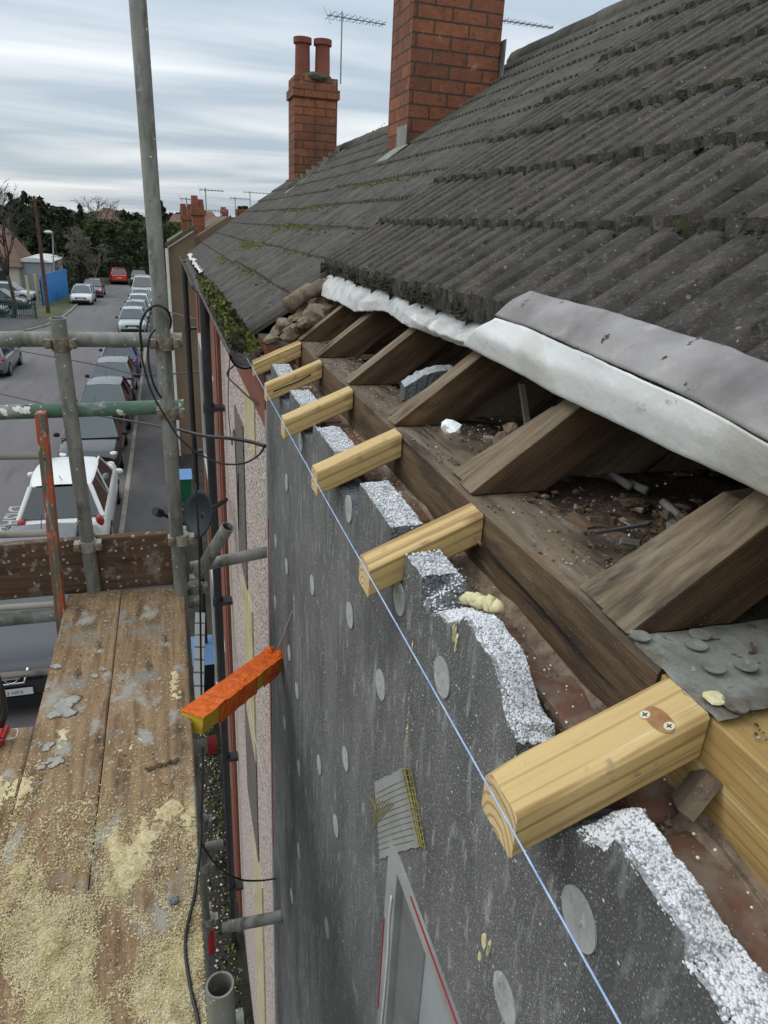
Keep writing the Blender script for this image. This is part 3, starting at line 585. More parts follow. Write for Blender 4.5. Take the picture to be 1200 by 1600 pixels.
# half-round gutters
def gutter(y0, y1, x, z, parent, r=.052):
    mb = MB(); n = 10; L = 30
    vs = [(x + r_ * math.cos(math.pi + math.pi * j / n), y0 + (y1 - y0) * i / L, z + .004 * mnoise.noise(Vector((i * .3, 0, 0))) + r_ * math.sin(math.pi + math.pi * j / n)) for r_ in (r, r - .006) for i in range(L + 1) for j in range(n + 1)]
    m_ = n + 1; K = (L + 1) * m_
    fs = [(i * m_ + j, (i + 1) * m_ + j, (i + 1) * m_ + j + 1, i * m_ + j + 1) for i in range(L) for j in range(n)]
    fs += [tuple(K + q for q in reversed(f_)) for f_ in fs[:]]
    fs += [(i * m_, K + i * m_, K + (i + 1) * m_, (i + 1) * m_) for i in range(L)] + [(i * m_ + n, (i + 1) * m_ + n, K + (i + 1) * m_ + n, K + i * m_ + n) for i in range(L)]
    mb.add(vs, fs, 0, True)
    mb.tube((x - r + .003, y0, z + .002), (x - r + .003, y1, z + .002), .005, 6)
    return mb.build('gutter', M['gutter'], parent)
gutter(2.42, 5.45, .236, -.415, nb); gutter(5.47, 9.75, .215, -.45, nb2, .045)
for (x, y, par, r_) in ((.232, 5.12, nb, .034), (.205, 9.25, nb2, .034)):
    d = MB(); d.tube((x, y, -.47), (x + .005, y, G + .1), r_, 12); z = -1.3
    while z > G + .3: d.tube((x, y, z), (x, y, z + .07), r_ + .008, 12); d.box(x, x + .11, y - .05, y + .05, z + .02, z + .05); z -= 1.6
    d.build('downpipe', M['blackpipe'], par)
tile_roof(2.80, 5.2, .288, 2.45, .175, .20, .05, .019, CF, .015, [M['tileN'], M['tileedge']], 'roof', nb, 21, ns=8, edge=.003, wl=.22, ww=.30)
tile_roof(5.2, 9.62, .27, 1.97, .175, .20, .05, .019, CF, .015, [M['tileN'], M['tileedge']], 'roof', nb2, 22, ns=8, edge=.003, wl=.22, ww=.30)
for par, y0, y1, xr in ((nb, 2.8, 5.2, 2.45), (nb2, 5.2, 9.6, 1.97)):
    u = MB(); zr = T * xr - CF
    u.prism([(.34, y0, -.475), (xr, y0, zr - .03), (xr * 2 - .3, y0, -.48)], (0, y1 - y0, 0)); u.build('roof_back', M['tileN'], par)
    u = MB(); yy = y0
    while yy < y1: u.tube((xr, yy, zr - .06), (xr, min(yy + .44, y1), zr - .06), .10, 12, 0, r1=.106); yy += .45
    u.build('ridge_tile', M['tileN'], par)
rg = random.Random(9); mb = MB()
for kx in range(1, 12):
    xk = .288 + .175 * kx
    for i in range(300):
        y = 2.8 + 6.8 * rg.random() ** 1.3
        if y > 5.2 and xk > 1.9: continue
        if mnoise.noise(Vector((y * 1.6, xk * 5, 3))) < .02: continue
        x = xk + rg.gauss(0, .005); mb.blob((x, y, T * x - CF + .012 + rg.uniform(-.008, .006)), .009 * rg.uniform(.3, 1.0), (1, 1, .6), .35, 0 if rg.random() < .6 else 1, 0, rg)
for (cx_, cy_, nn, sx, sy) in ((.62, 5.6, 520, .04, .35), (.74, 5.2, 420, .12, .12), (.45, 5.9, 300, .05, .25), (.62, 3.9, 70, .03, .2), (1.9, 7.6, 260, .1, .3), (.80, 4.6, 260, .02, .5), (.97, 5.4, 240, .02, .6), (.44, 4.4, 120, .02, .5), (1.14, 4.2, 160, .02, .4)):
    for i in range(nn):
        x, y = rg.gauss(cx_, sx), rg.gauss(cy_, sy); mb.blob((x, y, T * x - CF + .022), .010 * rg.uniform(.3, 1), (1, 1, .45), .35, 1, 0, rg)
o = mb.build('moss', [M['mossdark'], M['moss']]); tag(o, 'yellow-green moss patches and seams on the finely ribbed neighbouring roof', 'moss', kind='stuff')
mb = MB()
for i in range(1900):
    y = 2.42 + 3.2 * rg.random() ** 1.2; x = .236 + rg.uniform(-.035, .055); z = -.40 + rg.uniform(-.015, .028) + .02 * mnoise.noise(Vector((y * 6, 0, 0)))
    if y > 4.9 and rg.random() < .5: continue
    mb.card((x, y, z), .012 * rg.uniform(.5, 1.4), rg, 1 if mnoise.noise(Vector((y * 5, x * 20, 1))) > -.12 else 0)
o = mb.build('moss', [M['mossdark'], M['moss']]); tag(o, 'bright green moss and weeds choking the gutter', 'moss', kind='stuff')
# torn white lining at the far end of the gutter
c1 = [Vector((.245, y, -.39)) for y in (5.9, 6.6, 7.4, 8.3, 9.2)]; c2 = [Vector((.30, y, -.372)) for y in (5.9, 6.6, 7.4, 8.3, 9.2)]
o = loft([c1, c2], 60, .02, 2, 7, 6).build('torn_underlay', M['membraneshade'], nb2)

# chimneys
def chimney(parent, x0, x1, y0, y1, zb, zt, pots, label):
    c = MB(); c.box(x0, x1, y0, y1, zb, zt - .18); c.box(x0 - .02, x1 + .02, y0 - .02, y1 + .02, zt - .18, zt - .10); c.box(x0, x1, y0, y1, zt - .10, zt)
    ch = c.build('chimney', M['chimbrick'], parent); tag(ch, label)
    f_ = MB(); m_ = 24; xs = [x0 + (x1 - x0) * i / m_ for i in range(m_ + 1)]
    f_.blob(((x0 + x1) / 2, (y0 + y1) / 2, zt), 1, ((x1 - x0) * .52, (y1 - y0) * .5, .07), .05, 0, 1); f_.build('flaunching', M['flaunch'], ch)
    for px_, py_, h, r_ in pots:
        p = MB(); z = zt + .02; p.tube((px_, py_, z), (px_, py_, z + h), r_, 16, 0, r1=r_ * .93); p.tube((px_, py_, z + h), (px_, py_, z + h + .05), r_ * 1.18, 16); p.build('chimney_pot', M['pot'], ch)
    return ch
ch2 = chimney(nb, 1.50, 2.08, 4.72, 5.15, .2, 2.35, [(1.65, 4.93, .4, .1), (1.93, 4.93, .4, .1)], 'large red brick chimney nearest the camera')
ch1 = chimney(nb2, 1.33, 1.77, 7.95, 8.32, .1, 1.37, [(1.44, 8.12, .28, .078), (1.64, 8.1, .28, .078)], 'smaller red brick chimney with two pots, farther along')
# stepped lead flashing on the front faces
f_ = MB(); n = 9
for i in range(n):
    xa = 1.27 + (1.80 - 1.27) * i / n; xb = xa + (1.80 - 1.27) / n; za = T * xa - CF - .01; zb_ = T * xb - CF + .06
    f_.prism([(xa, 7.944, T * xa - CF), (xb, 7.944, T * xb - CF), (xb, 7.944, zb_), (xa, 7.944, zb_)], (0, -.006, 0))
f_.obox((1.22, 7.93, T * 1.22 - CF + .022), (.62, 0, .62 * T), (0, -.12, 0), (0, 0, .006)); f_.build('lead_flashing', M['lead'], ch1)
f_ = MB(); f_.box(1.488, 1.494, 4.70, 4.90, T * 1.49 - CF, T * 1.49 - CF + .15); f_.obox((1.36, 4.66, T * 1.36 - CF + .03), (.13, 0, .13 * T), (0, .28, 0), (0, 0, .006)); f_.build('lead_flashing', M['galv'], ch2)
MB().box(2.09, 2.10, 4.68, 4.84, .90, 1.12).build('lead_flashing', M['galv'], ch2)

# aerials
def aerial(base, h, L, ang, label, n=9, el=.16, r=.008, boomz=0):
    base = Vector(base); a = MB(); a.tube(base, base + Vector((0, 0, h)), r, 6); top = base + Vector((0, 0, h - .05)); d = Vector((math.cos(ang), math.sin(ang), boomz)); q = Vector((-math.sin(ang), math.cos(ang), 0))
    b0 = top - d * L * .25; a.tube(b0, b0 + d * L, r * .8, 5)
    for i in range(n):
        p = b0 + d * L * (i + .5) / n; e = el * (1 - .35 * i / n); a.tube(p - q * e, p + q * e, r * .5, 4); a.tube(p - Vector((0, 0, e * .25)), p + Vector((0, 0, e * .25)), r * .45, 4)
    a.tube(b0 + q * .12 + Vector((0, 0, .1)), b0 - q * .12 + Vector((0, 0, -.1)), r * .5, 4)
    o = a.build('tv_aerial', M['steel']); return tag(o, label, 'aerial', 'television aerials on the roofs')
aerial((1.82, 8.05, 1.35), .62, .62, 0.1, 'tv aerial on a mast behind the two-pot chimney', r=.007)
p = pt(785, 25, 1, 6.2); aerial((p.x, p.y, p.z - .4), .42, .62, 0.0, 'tv aerial to the right of the large chimney, seen against the sky', r=.006, n=12, el=.08)

# ================================================================== INSULATION
ins = thing('insulation_cladding', (.28, .7, G), 'grey foam insulation boards fixed to the house wall, with broken white-speckled top edges', 'insulation')
XO, XI = .300, .353
def prof(pix, X): return [(pt(x, y, 0, X).y, pt(x, y, 0, X).z) for x, y in pix]
nearO = prof([(1136, 1595), (1115, 1560), (1091, 1528), (1067, 1496), (1069, 1467), (1051, 1435), (1024, 1400), (997, 1360), (973, 1325), (960, 1310), (955, 1325), (939, 1324), (923, 1315), (899, 1297)], XO)
midO = prof([(806, 1156), (787, 1108), (784, 1080), (772, 1037), (753, 1009), (736, 978), (724, 962), (702, 975), (685, 957), (673, 959), (658, 937)], XO)
nearI = prof([(1200, 1528), (1192, 1520), (1168, 1491), (1141, 1461), (1120, 1424), (1099, 1389), (1067, 1355), (1040, 1312), (1013, 1275), (1005, 1264), (989, 1264), (963, 1264), (941, 1267)], XI)
midI = prof([(867, 1131), (846, 1108), (829, 1052), (818, 1018), (787, 975), (775, 964), (730, 950)], XI)
def mono(P):
    out = []; y = -9
    for a, z in P:
        if a <= y: a = y + .0008
        out.append((a, z)); y = a
    return out
NT = -.476
zo = mono([(-1.2, -.425)] + nearO + [(nearO[-1][0] + .004, NT), (midO[0][0] - .003, NT)] + midO + [(midO[-1][0] + .002, -.424), (.845, -.424), (.849, NT), (.912, NT), (.916, -.414), (1.108, -.412), (1.113, NT)] +
          [(1.306, NT), (1.312, -.418), (1.535, -.420), (1.54, NT), (1.702, NT), (1.708, -.418), (1.872, -.417), (1.877, NT), (2.074, NT), (2.08, -.42), (2.24, -.41), (2.245, NT), (2.38, NT)])
zi = mono([(-1.2, -.428)] + nearI + [(nearI[-1][0] + .006, NT), (midI[0][0] - .004, NT)] + midI + [(midI[-1][0] + .01, -.424), (.845, -.424), (.849, NT), (.912, NT), (.916, -.414), (1.13, -.412), (1.136, NT)] +
          [(1.306, NT), (1.312, -.418), (1.50, -.420), (1.51, NT), (1.702, NT), (1.708, -.418), (1.88, -.417), (1.886, NT), (2.074, NT), (2.08, -.42), (2.22, -.41), (2.225, NT), (2.38, NT)])
def interp(P, y):
    if y <= P[0][0]: return P[0][1]
    for a, b_ in zip(P, P[1:]):
        if a[0] <= y <= b_[0]: return a[1] + (b_[1] - a[1]) * (y - a[0]) / max(1e-6, b_[0] - a[0])
    return P[-1][1]
def topboard(y0, y1, zb):
    mb = MB(); n = int((y1 - y0) / .0045); K = 7; top = []
    for i in range(n + 1):
        y = y0 + (y1 - y0) * i / n
        a, c = interp(zo, y), interp(zi, y); row = []
        cr_ = .008 * math.exp(-((y - .238) / .0018) ** 2); a -= cr_; c -= cr_
        for k_ in range(K + 1):
            f_ = k_ / K; z = a + (c - a) * f_; j = .0016 * mnoise.noise(Vector((y * 160, f_ * 7, 0))) + .0045 * mnoise.noise(Vector((y * 38, f_ * 2, 4))) - (.007 * abs(mnoise.noise(Vector((y * 85, 1, 4)))) if k_ in (0, 1) else 0) + .003 * mnoise.noise(Vector((y * 300, f_ * 12, 4)))
            jx = .0018 * mnoise.noise(Vector((y * 130, f_ * 6, 9))) if 0 < k_ < K else 0
            row.append((XO + (XI - XO) * f_ + jx, y, z + j))
        top.append(row)
    for i in range(n):
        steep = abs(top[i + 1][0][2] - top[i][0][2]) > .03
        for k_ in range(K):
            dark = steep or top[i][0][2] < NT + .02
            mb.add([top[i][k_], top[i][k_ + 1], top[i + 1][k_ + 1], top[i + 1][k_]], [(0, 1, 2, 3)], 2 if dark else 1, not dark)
        a, b_ = top[i][0], top[i + 1][0]; mb.add([(XO, a[1], zb), (XO, b_[1], zb), b_, a], [(3, 2, 1, 0)], 0)
        a, b_ = top[i][K], top[i + 1][K]; mb.add([(XI, a[1], zb), (XI, b_[1], zb), b_, a], [(0, 1, 2, 3)], 1)
    for i, fl in ((0, 0), (n, 1)):
        r_ = top[i]; q = [(XO, r_[0][1], zb)] + r_ + [(XI, r_[0][1], zb)]
        mb.add(q, [tuple(range(len(q))) if fl else tuple(reversed(range(len(q))))], 2)
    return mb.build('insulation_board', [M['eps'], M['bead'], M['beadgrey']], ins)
for y0, y1 in ((-1.0, 1.3), (1.3015, 2.38)): topboard(y0, y1, -.5915)
bd = MB(); rg = random.Random(101); n_ = 0
while n_ < 17000:                                     # the beads of the snapped edge, standing proud of it
    y = rg.uniform(.12, .72) if rg.random() < .72 else rg.uniform(.72, 2.3); f_ = rg.random()
    a, c = interp(zo, y), interp(zi, y); z = a + (c - a) * f_
    if a < NT + .012: continue
    n_ += 1; z += .0045 * mnoise.noise(Vector((y * 38, f_ * 2, 4))) + .0016 * mnoise.noise(Vector((y * 160, f_ * 7, 0))) - (.003 if f_ < .12 else 0)
    bd.blob((XO + .001 + (XI - XO - .002) * f_, y, z + rg.uniform(-.001, .0008)), rg.uniform(.0012, .0021), (1, 1, .85), .12, 0 if rg.random() < .8 else 1, 0, rg, True)
o = bd.build('edge_beads', [M['beadwhite'], M['beadpale']], ins); o['kind'] = 'stuff'

def board(y0, y1, z0, z1): MB().box(XO + rnd.uniform(-.001, .001), XI, y0, y1 - .0018, z0, z1 - .002).build('insulation_board', M['eps'], ins, bevel=.0008)
YW, ZW, YE = .807, -.964, 2.38                        # window opening corner, end of the boards
board(-1.0, -.25, -1.07, -.592); board(-.25, 1.054, ZW, -.592); board(1.054, YE, -1.07, -.592)
board(YW, 1.054, -1.07, ZW); board(YW, 1.66, -1.56, -1.07); board(1.66, YE, -1.56, -1.07)
z = -1.56; k_ = 0
while z > G + .3:
    z2 = max(z - .60, G + .12); ym = 1.2 if k_ % 2 else 1.8
    board(YW, ym, z2, z); board(ym, YE, z2, z); z = z2; k_ += 1
MB().box(XO - .004, XI + .01, YE + .001, YE + .007, G + .1, -.60).build('edge_bead', M['whitepaint'], ins)
MB().box(XO - .0015, XO - .0005, YE - .022, YE - .006, -2.6, -1.0).build('red_tape', M['red'], ins)
# fixing discs
for px, py in ((488, 914), (547, 961), (624, 935), (430, 941), (464, 1079), (595, 1070), (691, 1058), (540, 1185), (499, 1195), (467, 1200), (525, 1290), (448, 754), (431, 846), (448, 885), (905, 1435), (789, 1560), (511, 1450), (467, 1330), (545, 795), (470, 690), (452, 1020), (456, 1400), (445, 1130)):
    p = pt(px, py, 0, XO - .001)
    if p.z < ZW and p.y < YW: continue
    d = MB(); d.tube((XO - .0005, p.y, p.z), (XO - .0025, p.y, p.z), .026, 28); d.tube((XO - .0025, p.y, p.z), (XO - .0032, p.y, p.z), .006, 14)
    d.build('fixing_disc', M['disc'], ins)
# adhesive smears
for pts_, r_ in (([(478, 722), (484, 735), (492, 752)], .0025), ([(457, 915), (459, 935), (460, 960), (459, 985)], .002), ([(487, 915), (502, 960), (506, 1030), (508, 1100), (508, 1140)], .0016), ([(640, 1090), (636, 1140), (634, 1180)], .0016), ([(498, 745), (503, 765)], .003)):
    s_ = MB(); P = spline([pt(x, y, 0, XO - .0005) for x, y in pts_], 30)
    for q in P: s_.blob(q + Vector((0, rnd.uniform(-.003, .003), 0)), r_ * rnd.uniform(.3, 1.1), (.4, 1, 1.6), .3, 0, 0)
    s_.build('adhesive_smear', M['foam'], ins)
for px, py, r_ in ((757, 1470, .012), (765, 1480, .010), (750, 1495, .006), (645, 1008, .006), (642, 1030, .004), (712, 985, .012), (714, 1000, .010), (713, 1012, .007)):
    s_ = MB(); s_.blob(pt(px, py, 0, XO), r_, (.25, .55, 1.1), .3); s_.build('foam_drip', M['foam'], ins)
s_ = MB()
for i in range(60):
    f_ = i / 59; x = 700 + 75 * f_; p = pt(x + rnd.uniform(-3, 3), 952 - 14 * math.sin(f_ * 3) + rnd.uniform(-4, 4), 0, XI - .01 + .02 * f_)
    s_.blob(p, rnd.uniform(.004, .010), jit=.3, lvl=0, sm=True)
s_.build('expanding_foam', M['foam'], ins)
# reinforcement patch and taped window reveal
def quadpatch(P, X, n=14, rough=.0008):
    q = [pt(x, y, 0, X) for x, y in P]; mb = MB(); vs = []
    for i in range(n + 1):
        for j in range(n + 1):
            a = q[0].lerp(q[1], j / n); b_ = q[3].lerp(q[2], j / n); p = a.lerp(b_, i / n); ed = .0025 * mnoise.noise(Vector((i * 1.3, j * 1.3, 2)))
            vs.append((X - .001 + rough * mnoise.noise(p * 60), p.y + ed, p.z + ed))
    mb.add(vs, [(i * (n + 1) + j, i * (n + 1) + j + 1, (i + 1) * (n + 1) + j + 1, (i + 1) * (n + 1) + j) for i in range(n) for j in range(n)], 0, True); return mb
pa = quadpatch([(586, 1222), (634, 1198), (662, 1320), (594, 1342)], XO - .0015).build('reinforcement_patch', M['scrim'], ins)
mm = MB()
for i in range(13):                                   # yellow mesh strands showing at the patch edge
    f_ = i / 12; a = pt(628 + 26 * f_, 1203 + 117 * f_, 0, XO - .004); b_ = pt(642 + 22 * f_, 1200 + 126 * f_, 0, XO - .004)
    mm.tube(a, b_, .0008, 4)
for k_ in range(4):
    f_ = k_ / 3; mm.tube(pt(628 + 14 * f_, 1203 - 2 * f_, 0, XO - .004), pt(654 + 10 * f_, 1320 + 5 * f_, 0, XO - .004), .0009, 4)
for i in range(10):
    f_ = i / 9; mm.tube(pt(588 - 8 * f_, 1260 + 60 * f_ * .6, 0, XO - .004), pt(575 + 40 * f_, 1245 + 10 * f_, 0, XO - .0035), .0006, 4)
mm.build('mesh_edge', M['mesh'], pa)
s_ = MB()
for i in range(11): s_.path(spline([pt(588, 1240 + i * 9, 0, XO - .003), pt(615, 1226 + i * 9.5, 0, XO - .003), pt(646, 1213 + i * 10, 0, XO - .003)], 6), .0004, 4)
s_.build('trowel_ridge', M['slate'], pa)
# window reveal: strips, film
fr_ = MB(); fr_.box(XO - .004, XO + .03, YW - .034, YW + .014, -3.2, ZW); fr_.build('reveal_strip', M['scrim'], ins)
fr_ = MB(); fr_.box(XO - .004, XO + .03, -.3, YW + .012, ZW + .0005, ZW + .034); fr_.build('reveal_strip', M['scrim'], ins)
fr_ = MB(); fr_.box(XO - .0055, XO - .0045, -.3, YW - .10, ZW + .027, ZW + .031); fr_.box(XO - .0055, XO - .0045, YW + .009, YW + .0125, -1.36, -1.12); fr_.build('red_tape', M['red'], ins)
fr_ = MB(); fr_.box(XO + .012, XO + .016, -.3, YW - .035, -3.2, ZW); fr_.build('window_film', M['film'], ins)
fr_ = MB()
for k_ in range(26): fr_.box(XO + .008, XO + .0118, YW - .038 - .004 * k_, YW - .0365 - .004 * k_, -3.2, ZW - .001)
fr_.build('scrim_edge', M['scrim'], ins)
s_ = MB(); s_.path(spline([pt(x, y, 0, XO - .006) for x, y in ((612, 1400), (608, 1440), (606, 1490), (602, 1540), (596, 1600), (592, 1650))], 20), .0022, 6); s_.build('adhesive_smear', M['whitepaint'], ins)

# beads and crumbs scattered near the bricks
o = MB(); rg = random.Random(8)
for i in range(200):
    y = rg.uniform(.15, 2.2); o.blob((rg.uniform(.36, .42), y, -.465), rg.uniform(.0008, .0018), jit=.1, lvl=0)
for i in range(160):
    o.blob((rg.uniform(.45, .9), rg.uniform(.3, 2.3), -.372), rg.uniform(.0012, .0025), jit=.1, lvl=0)
tag(o.build('bead_crumbs', M['membrane']), 'loose white foam beads scattered on bricks and timbers', 'foam beads', kind='stuff')

# ================================================================== NEW TIMBER BRACKETS
BR = [(.381, .443), (.852, .908), (1.244, 1.302), (1.640, 1.697), (2.014, 2.068), (2.369, 2.430)]
BL = ['nearest and largest new pale timber bracket, two brass screws by a brown knot', 'second new timber bracket from the camera, with a loose nail near its inner end',
      'third new timber bracket from the camera, between two grey foam blocks', 'fourth new timber bracket from the camera', 'fifth new timber bracket from the camera, split dark along its side', 'farthest new timber bracket, beside the mossy gutter']
for i, (ya, yb) in enumerate(BR):
    xo = (.2475, .250, .252, .250, .256, .260)[i]; t = .425; h = .048
    root = thing('timber_bracket', (xo, (ya + yb) / 2, -.5), BL[i], 'timber bracket', 'new timber brackets along the eaves')
    w = MB(); zi_ = -.368 if i != 1 else -.376
    x1 = .4185; zo_ = zi_ - t * (x1 - xo)
    n = 10; rows = []
    for k_ in range(n + 1):
        x = xo + (x1 - xo) * k_ / n; z = zo_ + t * (x - xo); wob = .0012 * mnoise.noise(Vector((x * 20, i, 0)))
        ch = .0075
        if i == 0 and k_ <= 1: ch = .012 if k_ == 0 else .009
        c = .0035
        rows.append([(x, ya, z - h + c + wob), (x, ya, z - c), (x, ya + c, z + wob), (x, yb - ch, z + wob), (x, yb, z - ch), (x, yb, z - h + c), (x, yb - c, z - h), (x, ya + c, z - h)])
    vs = [p for r_ in rows for p in r_]
    w.add(vs, [(a * 8 + j, a * 8 + (j + 1) % 8, (a + 1) * 8 + (j + 1) % 8, (a + 1) * 8 + j) for a in range(n) for j in range(8)], 0)
    w.add(rows[0], [tuple(reversed(range(8)))], 1); w.add(rows[-1], [tuple(range(8))], 1)
    w.build('beam', [M['bracket'], M['endgrain']], root, bevel=.0012)
    if i == 0:
        for px, py in ((1008, 1118), (1046, 1136)):
            r = ray(px, py); k_ = (zo_ - t * xo) / (r.z - t * r.x); p = r * k_; nrm = Vector((-t, 0, 1)).normalized()
            s_ = MB(); s_.tube(p - nrm * .002, p + nrm * .0014, .0046, 18)
            sc_ = s_.build('screw', M['screw'], root)
            cr_ = MB(); u1 = Vector((1, 0, t)).normalized(); u2 = Vector((0, 1, 0))
            cr_.obox(p - u1 * .0026 - u2 * .0005 + nrm * .0013, u1 * .0052, u2 * .001, nrm * .0004); cr_.obox(p - u2 * .0026 - u1 * .0005 + nrm * .0014, u2 * .0052, u1 * .001, nrm * .0004); cr_.build('cross_slot', M['black'], sc_)
        r = ray(1030, 1125); p = r * ((zo_ - t * xo) / (r.z - t * r.x)); s_ = MB(); u1 = Vector((1, 0, t)).normalized()
        ring = [p + Vector((-t, 0, 1)).normalized() * .0009 + (u1 * .009 * math.cos(a * .314) + Vector((0, .017, 0)) * math.sin(a * .314)) for a in range(20)]
        s_.add(ring, [tuple(range(20))]); s_.build('knot', M['knot'], root)
    if i == 4:
        s_ = MB(); s_.path([(.275, ya - .0004, -.452), (.31, ya - .0006, -.438), (.345, ya - .0004, -.425), (.385, ya - .0006, -.404)], .0022, 5); s_.build('split', M['black'], root)
    if i in (1, 3):
        s_ = MB(); z = zi_ - .034; s_.tube((.408, ya + .001, z), (.408 if i == 1 else .41, ya - .022, z - .002), .0013, 8); s_.tube((.408, ya - .022, z - .002), (.408, ya - .0235, z - .002), .003, 10); s_.build('nail', M['nail'], root)
s_ = MB()
# string line, sagging slightly and touching the bracket ends
P = [Vector((.2405, y, z)) for y, z in ((-.3, -.449), (.225, -.449), (.45, -.445), (.79, -.442), (1.16, -.440), (1.6, -.434), (2.1, -.428), (2.40, -.424), (2.44, -.435))]
for a, b_ in zip(P, P[1:]): s_.tube(a, b_, .0009, 6)
for i in range(90):
    f_ = i / 90; y = .15 + 1.5 * f_; s_.tube((.2405, y, -.448 + .01 * f_ * 0), (.2405 + .0008, y + .004, -.4475), .0010, 4) if False else None
tag(s_.build('string_line', M['blueline']), 'taut blue builder\'s string line running over the ends of the timber brackets', 'string line')

# ================================================================== DEBRIS
o = MB(); rg = random.Random(12)
def inbay(x, y): return not any(yy - .012 < y < yy + .105 for yy in RY[:5])
for i in range(2400):
    x = .50 + abs(rg.gauss(0, .22)); y = rg.uniform(-.2, 2.5)
    if not inbay(x, y): continue
    r = rg.choice((.0015, .002, .003, .004, .006)); o.blob((x, y, -.378 - .03 * min(1, max(0, (x - .6) / .3)) + .010 + r * .3), r, (1.3, .8, .5), .4, 0 if rg.random() < .7 else 1, 0, rg)
for i in range(26):
    o.blob((.64 + rg.uniform(-.05, .12), 1.11 + rg.uniform(-.09, .08), -.378 + rg.uniform(.0, .03)), rg.uniform(.010, .024), (1, .9, .8), .22, 1, 1, rg)
for i in range(110):
    o.blob((.80 + rg.uniform(-.16, .25), .72 + rg.uniform(-.10, .14), -.385 + rg.uniform(-.005, .02)), rg.uniform(.004, .017), (1.5, .7, .5), .3, 1 if rg.random() < .6 else 0, 1, rg)
for i in range(5200):                                 # fine dust and grit on the plate and floor
    x = .43 + abs(rg.gauss(0, .20)); y = rg.uniform(-.1, 2.5)
    if not inbay(x, y) or mnoise.noise(Vector((x * 9, y * 7, 3))) < -.12: continue
    o.blob((x, y, -.370 - .03 * min(1, max(0, (x - .6) / .3))), rg.choice((.0008, .001, .0014, .002)), (1.2, .8, .6), .4, rg.choice((0, 1, 2)), 0, rg)
for i in range(260):                                  # broken mortar and plaster chips
    bay = rg.choice((.56, .62, .66, .70, .75, .80, 1.02, 1.07, 1.14, 1.2, 1.45, 1.55)); x = rg.uniform(.56, 1.05)
    y = bay + rg.uniform(-.03, .04)
    if not inbay(x, y): continue
    a = rg.uniform(0, 3.14); L = rg.uniform(.006, .026); W_ = L * rg.uniform(.3, .8); z = -.385 - .03 * min(1, max(0, (x - .6) / .3)) + .012
    o.obox((x, y, z), (L * math.cos(a), L * math.sin(a), rg.uniform(-.006, .006)), (-W_ * math.sin(a), W_ * math.cos(a), rg.uniform(-.006, .006)), (rg.uniform(-.003, .003), 0, rg.uniform(.003, .012)), rg.choice((1, 1, 2, 2, 0)))
for i in range(90):                                   # splinters
    x, y = .46 + abs(rg.gauss(0, .12)), rg.uniform(.3, 2.4); a = rg.uniform(0, 3.14); L = rg.uniform(.005, .02)
    if inbay(x, y): o.obox((x, y, -.366), (L * math.cos(a), L * math.sin(a), .002), (-.002 * math.sin(a), .002 * math.cos(a), 0), (0, 0, .0015), 0)
tag(o.build('rubble', [M['plate'], M['rubble'], M['cement']]), 'dirt, splinters and mortar rubble lying between the old rafters', 'rubble', kind='stuff')
# stones on the party wall end
o = MB()
stones = []
for (px, py, Y_, r) in ((492, 492, 2.52, .055), (520, 487, 2.62, .045), (458, 522, 2.5, .042), (425, 532, 2.55, .034), (445, 508, 2.62, .034), (475, 505, 2.45, .03), (505, 470, 2.72, .045), (470, 500, 2.65, .04), (530, 478, 2.7, .05), (440, 520, 2.68, .05), (480, 480, 2.75, .055), (463, 512, 2.48, .025), (508, 500, 2.48, .022)):
    p = pt(px, py, 1, Y_)
    s_ = MB(); s_.blob(p, r, (1.15, .7, .7), .27, 0, 1, rg)
    tag(s_.build('stone', M['rubble']), 'rough brown mortar-covered stone in the heap where the two roofs meet', 'stone', 'stones heaped where the two roofs meet')
MB().box(.325, .60, 2.50, 2.80, -.54, -.40).build('party_wall_end', M['brickwall'], house)
s_ = MB(); a, b_ = pt(448, 478, 1, 2.66), pt(515, 445, 1, 2.72); P = spline([a, a.lerp(b_, .5) + Vector((0, 0, .012)), b_], 12); s_.path(P, .030, 8, taper=.1)
for i, v in enumerate(s_.v): s_.v[i] = tuple(Vector(v) + mnoise.noise_vector(Vector(v) * 30) * .010)
tag(s_.build('mortar_fillet', M['rubble']), 'long brown broken mortar fillet lying under the neighbour\'s tile edge', 'mortar')
# foam offcut, white lump, slates, batten
c = thing('foam_offcut', pt(668, 590, 2, -.33), 'broken grey foam offcut with white speckled edge lying between old rafters', 'foam offcut')
a, b_ = pt(632, 612, 2, -.335), pt(712, 588, 2, -.30); d = b_ - a; n = 14; w_ = MB(); vs = []
for i in range(n + 1):
    p = a.lerp(b_, i / n); hh = .030 + .004 * mnoise.noise(Vector((i, 0, 0))) + .014 * math.sin(i / n * 3); 
    for k_, (dy, dz) in enumerate(((0, -.02), (0, hh - .02), (.028, hh - .012), (.035, -.015))): vs.append(p + Vector((0, dy + .004 * mnoise.noise(Vector((i * .9, k_, 1))), dz + .005 * mnoise.noise(Vector((i * 1.1, k_, 5))))))
w_.add(vs, [(i * 4 + 0, i * 4 + 1, i * 4 + 5, i * 4 + 4) for i in range(n)], 1); w_.add(vs, [(i * 4 + 1, i * 4 + 2, i * 4 + 6, i * 4 + 5) for i in range(n)] + [(i * 4 + 2, i * 4 + 3, i * 4 + 7, i * 4 + 6) for i in range(n)], 0)
w_.add(vs, [(0, 3, 2, 1), (n * 4, n * 4 + 1, n * 4 + 2, n * 4 + 3)], 1); w_.build('offcut', [M['bead'], M['beadgrey']], c)
s_ = MB()
p = pt(705, 668, 2, -.335); s_.blob(p, .021, (1.25, .85, .65), .20, 0, 1, random.Random(4), False)
tag(s_.build('plaster_lump', M['membrane']), 'white crumpled lump on the dirt beside the small stones', 'lump')
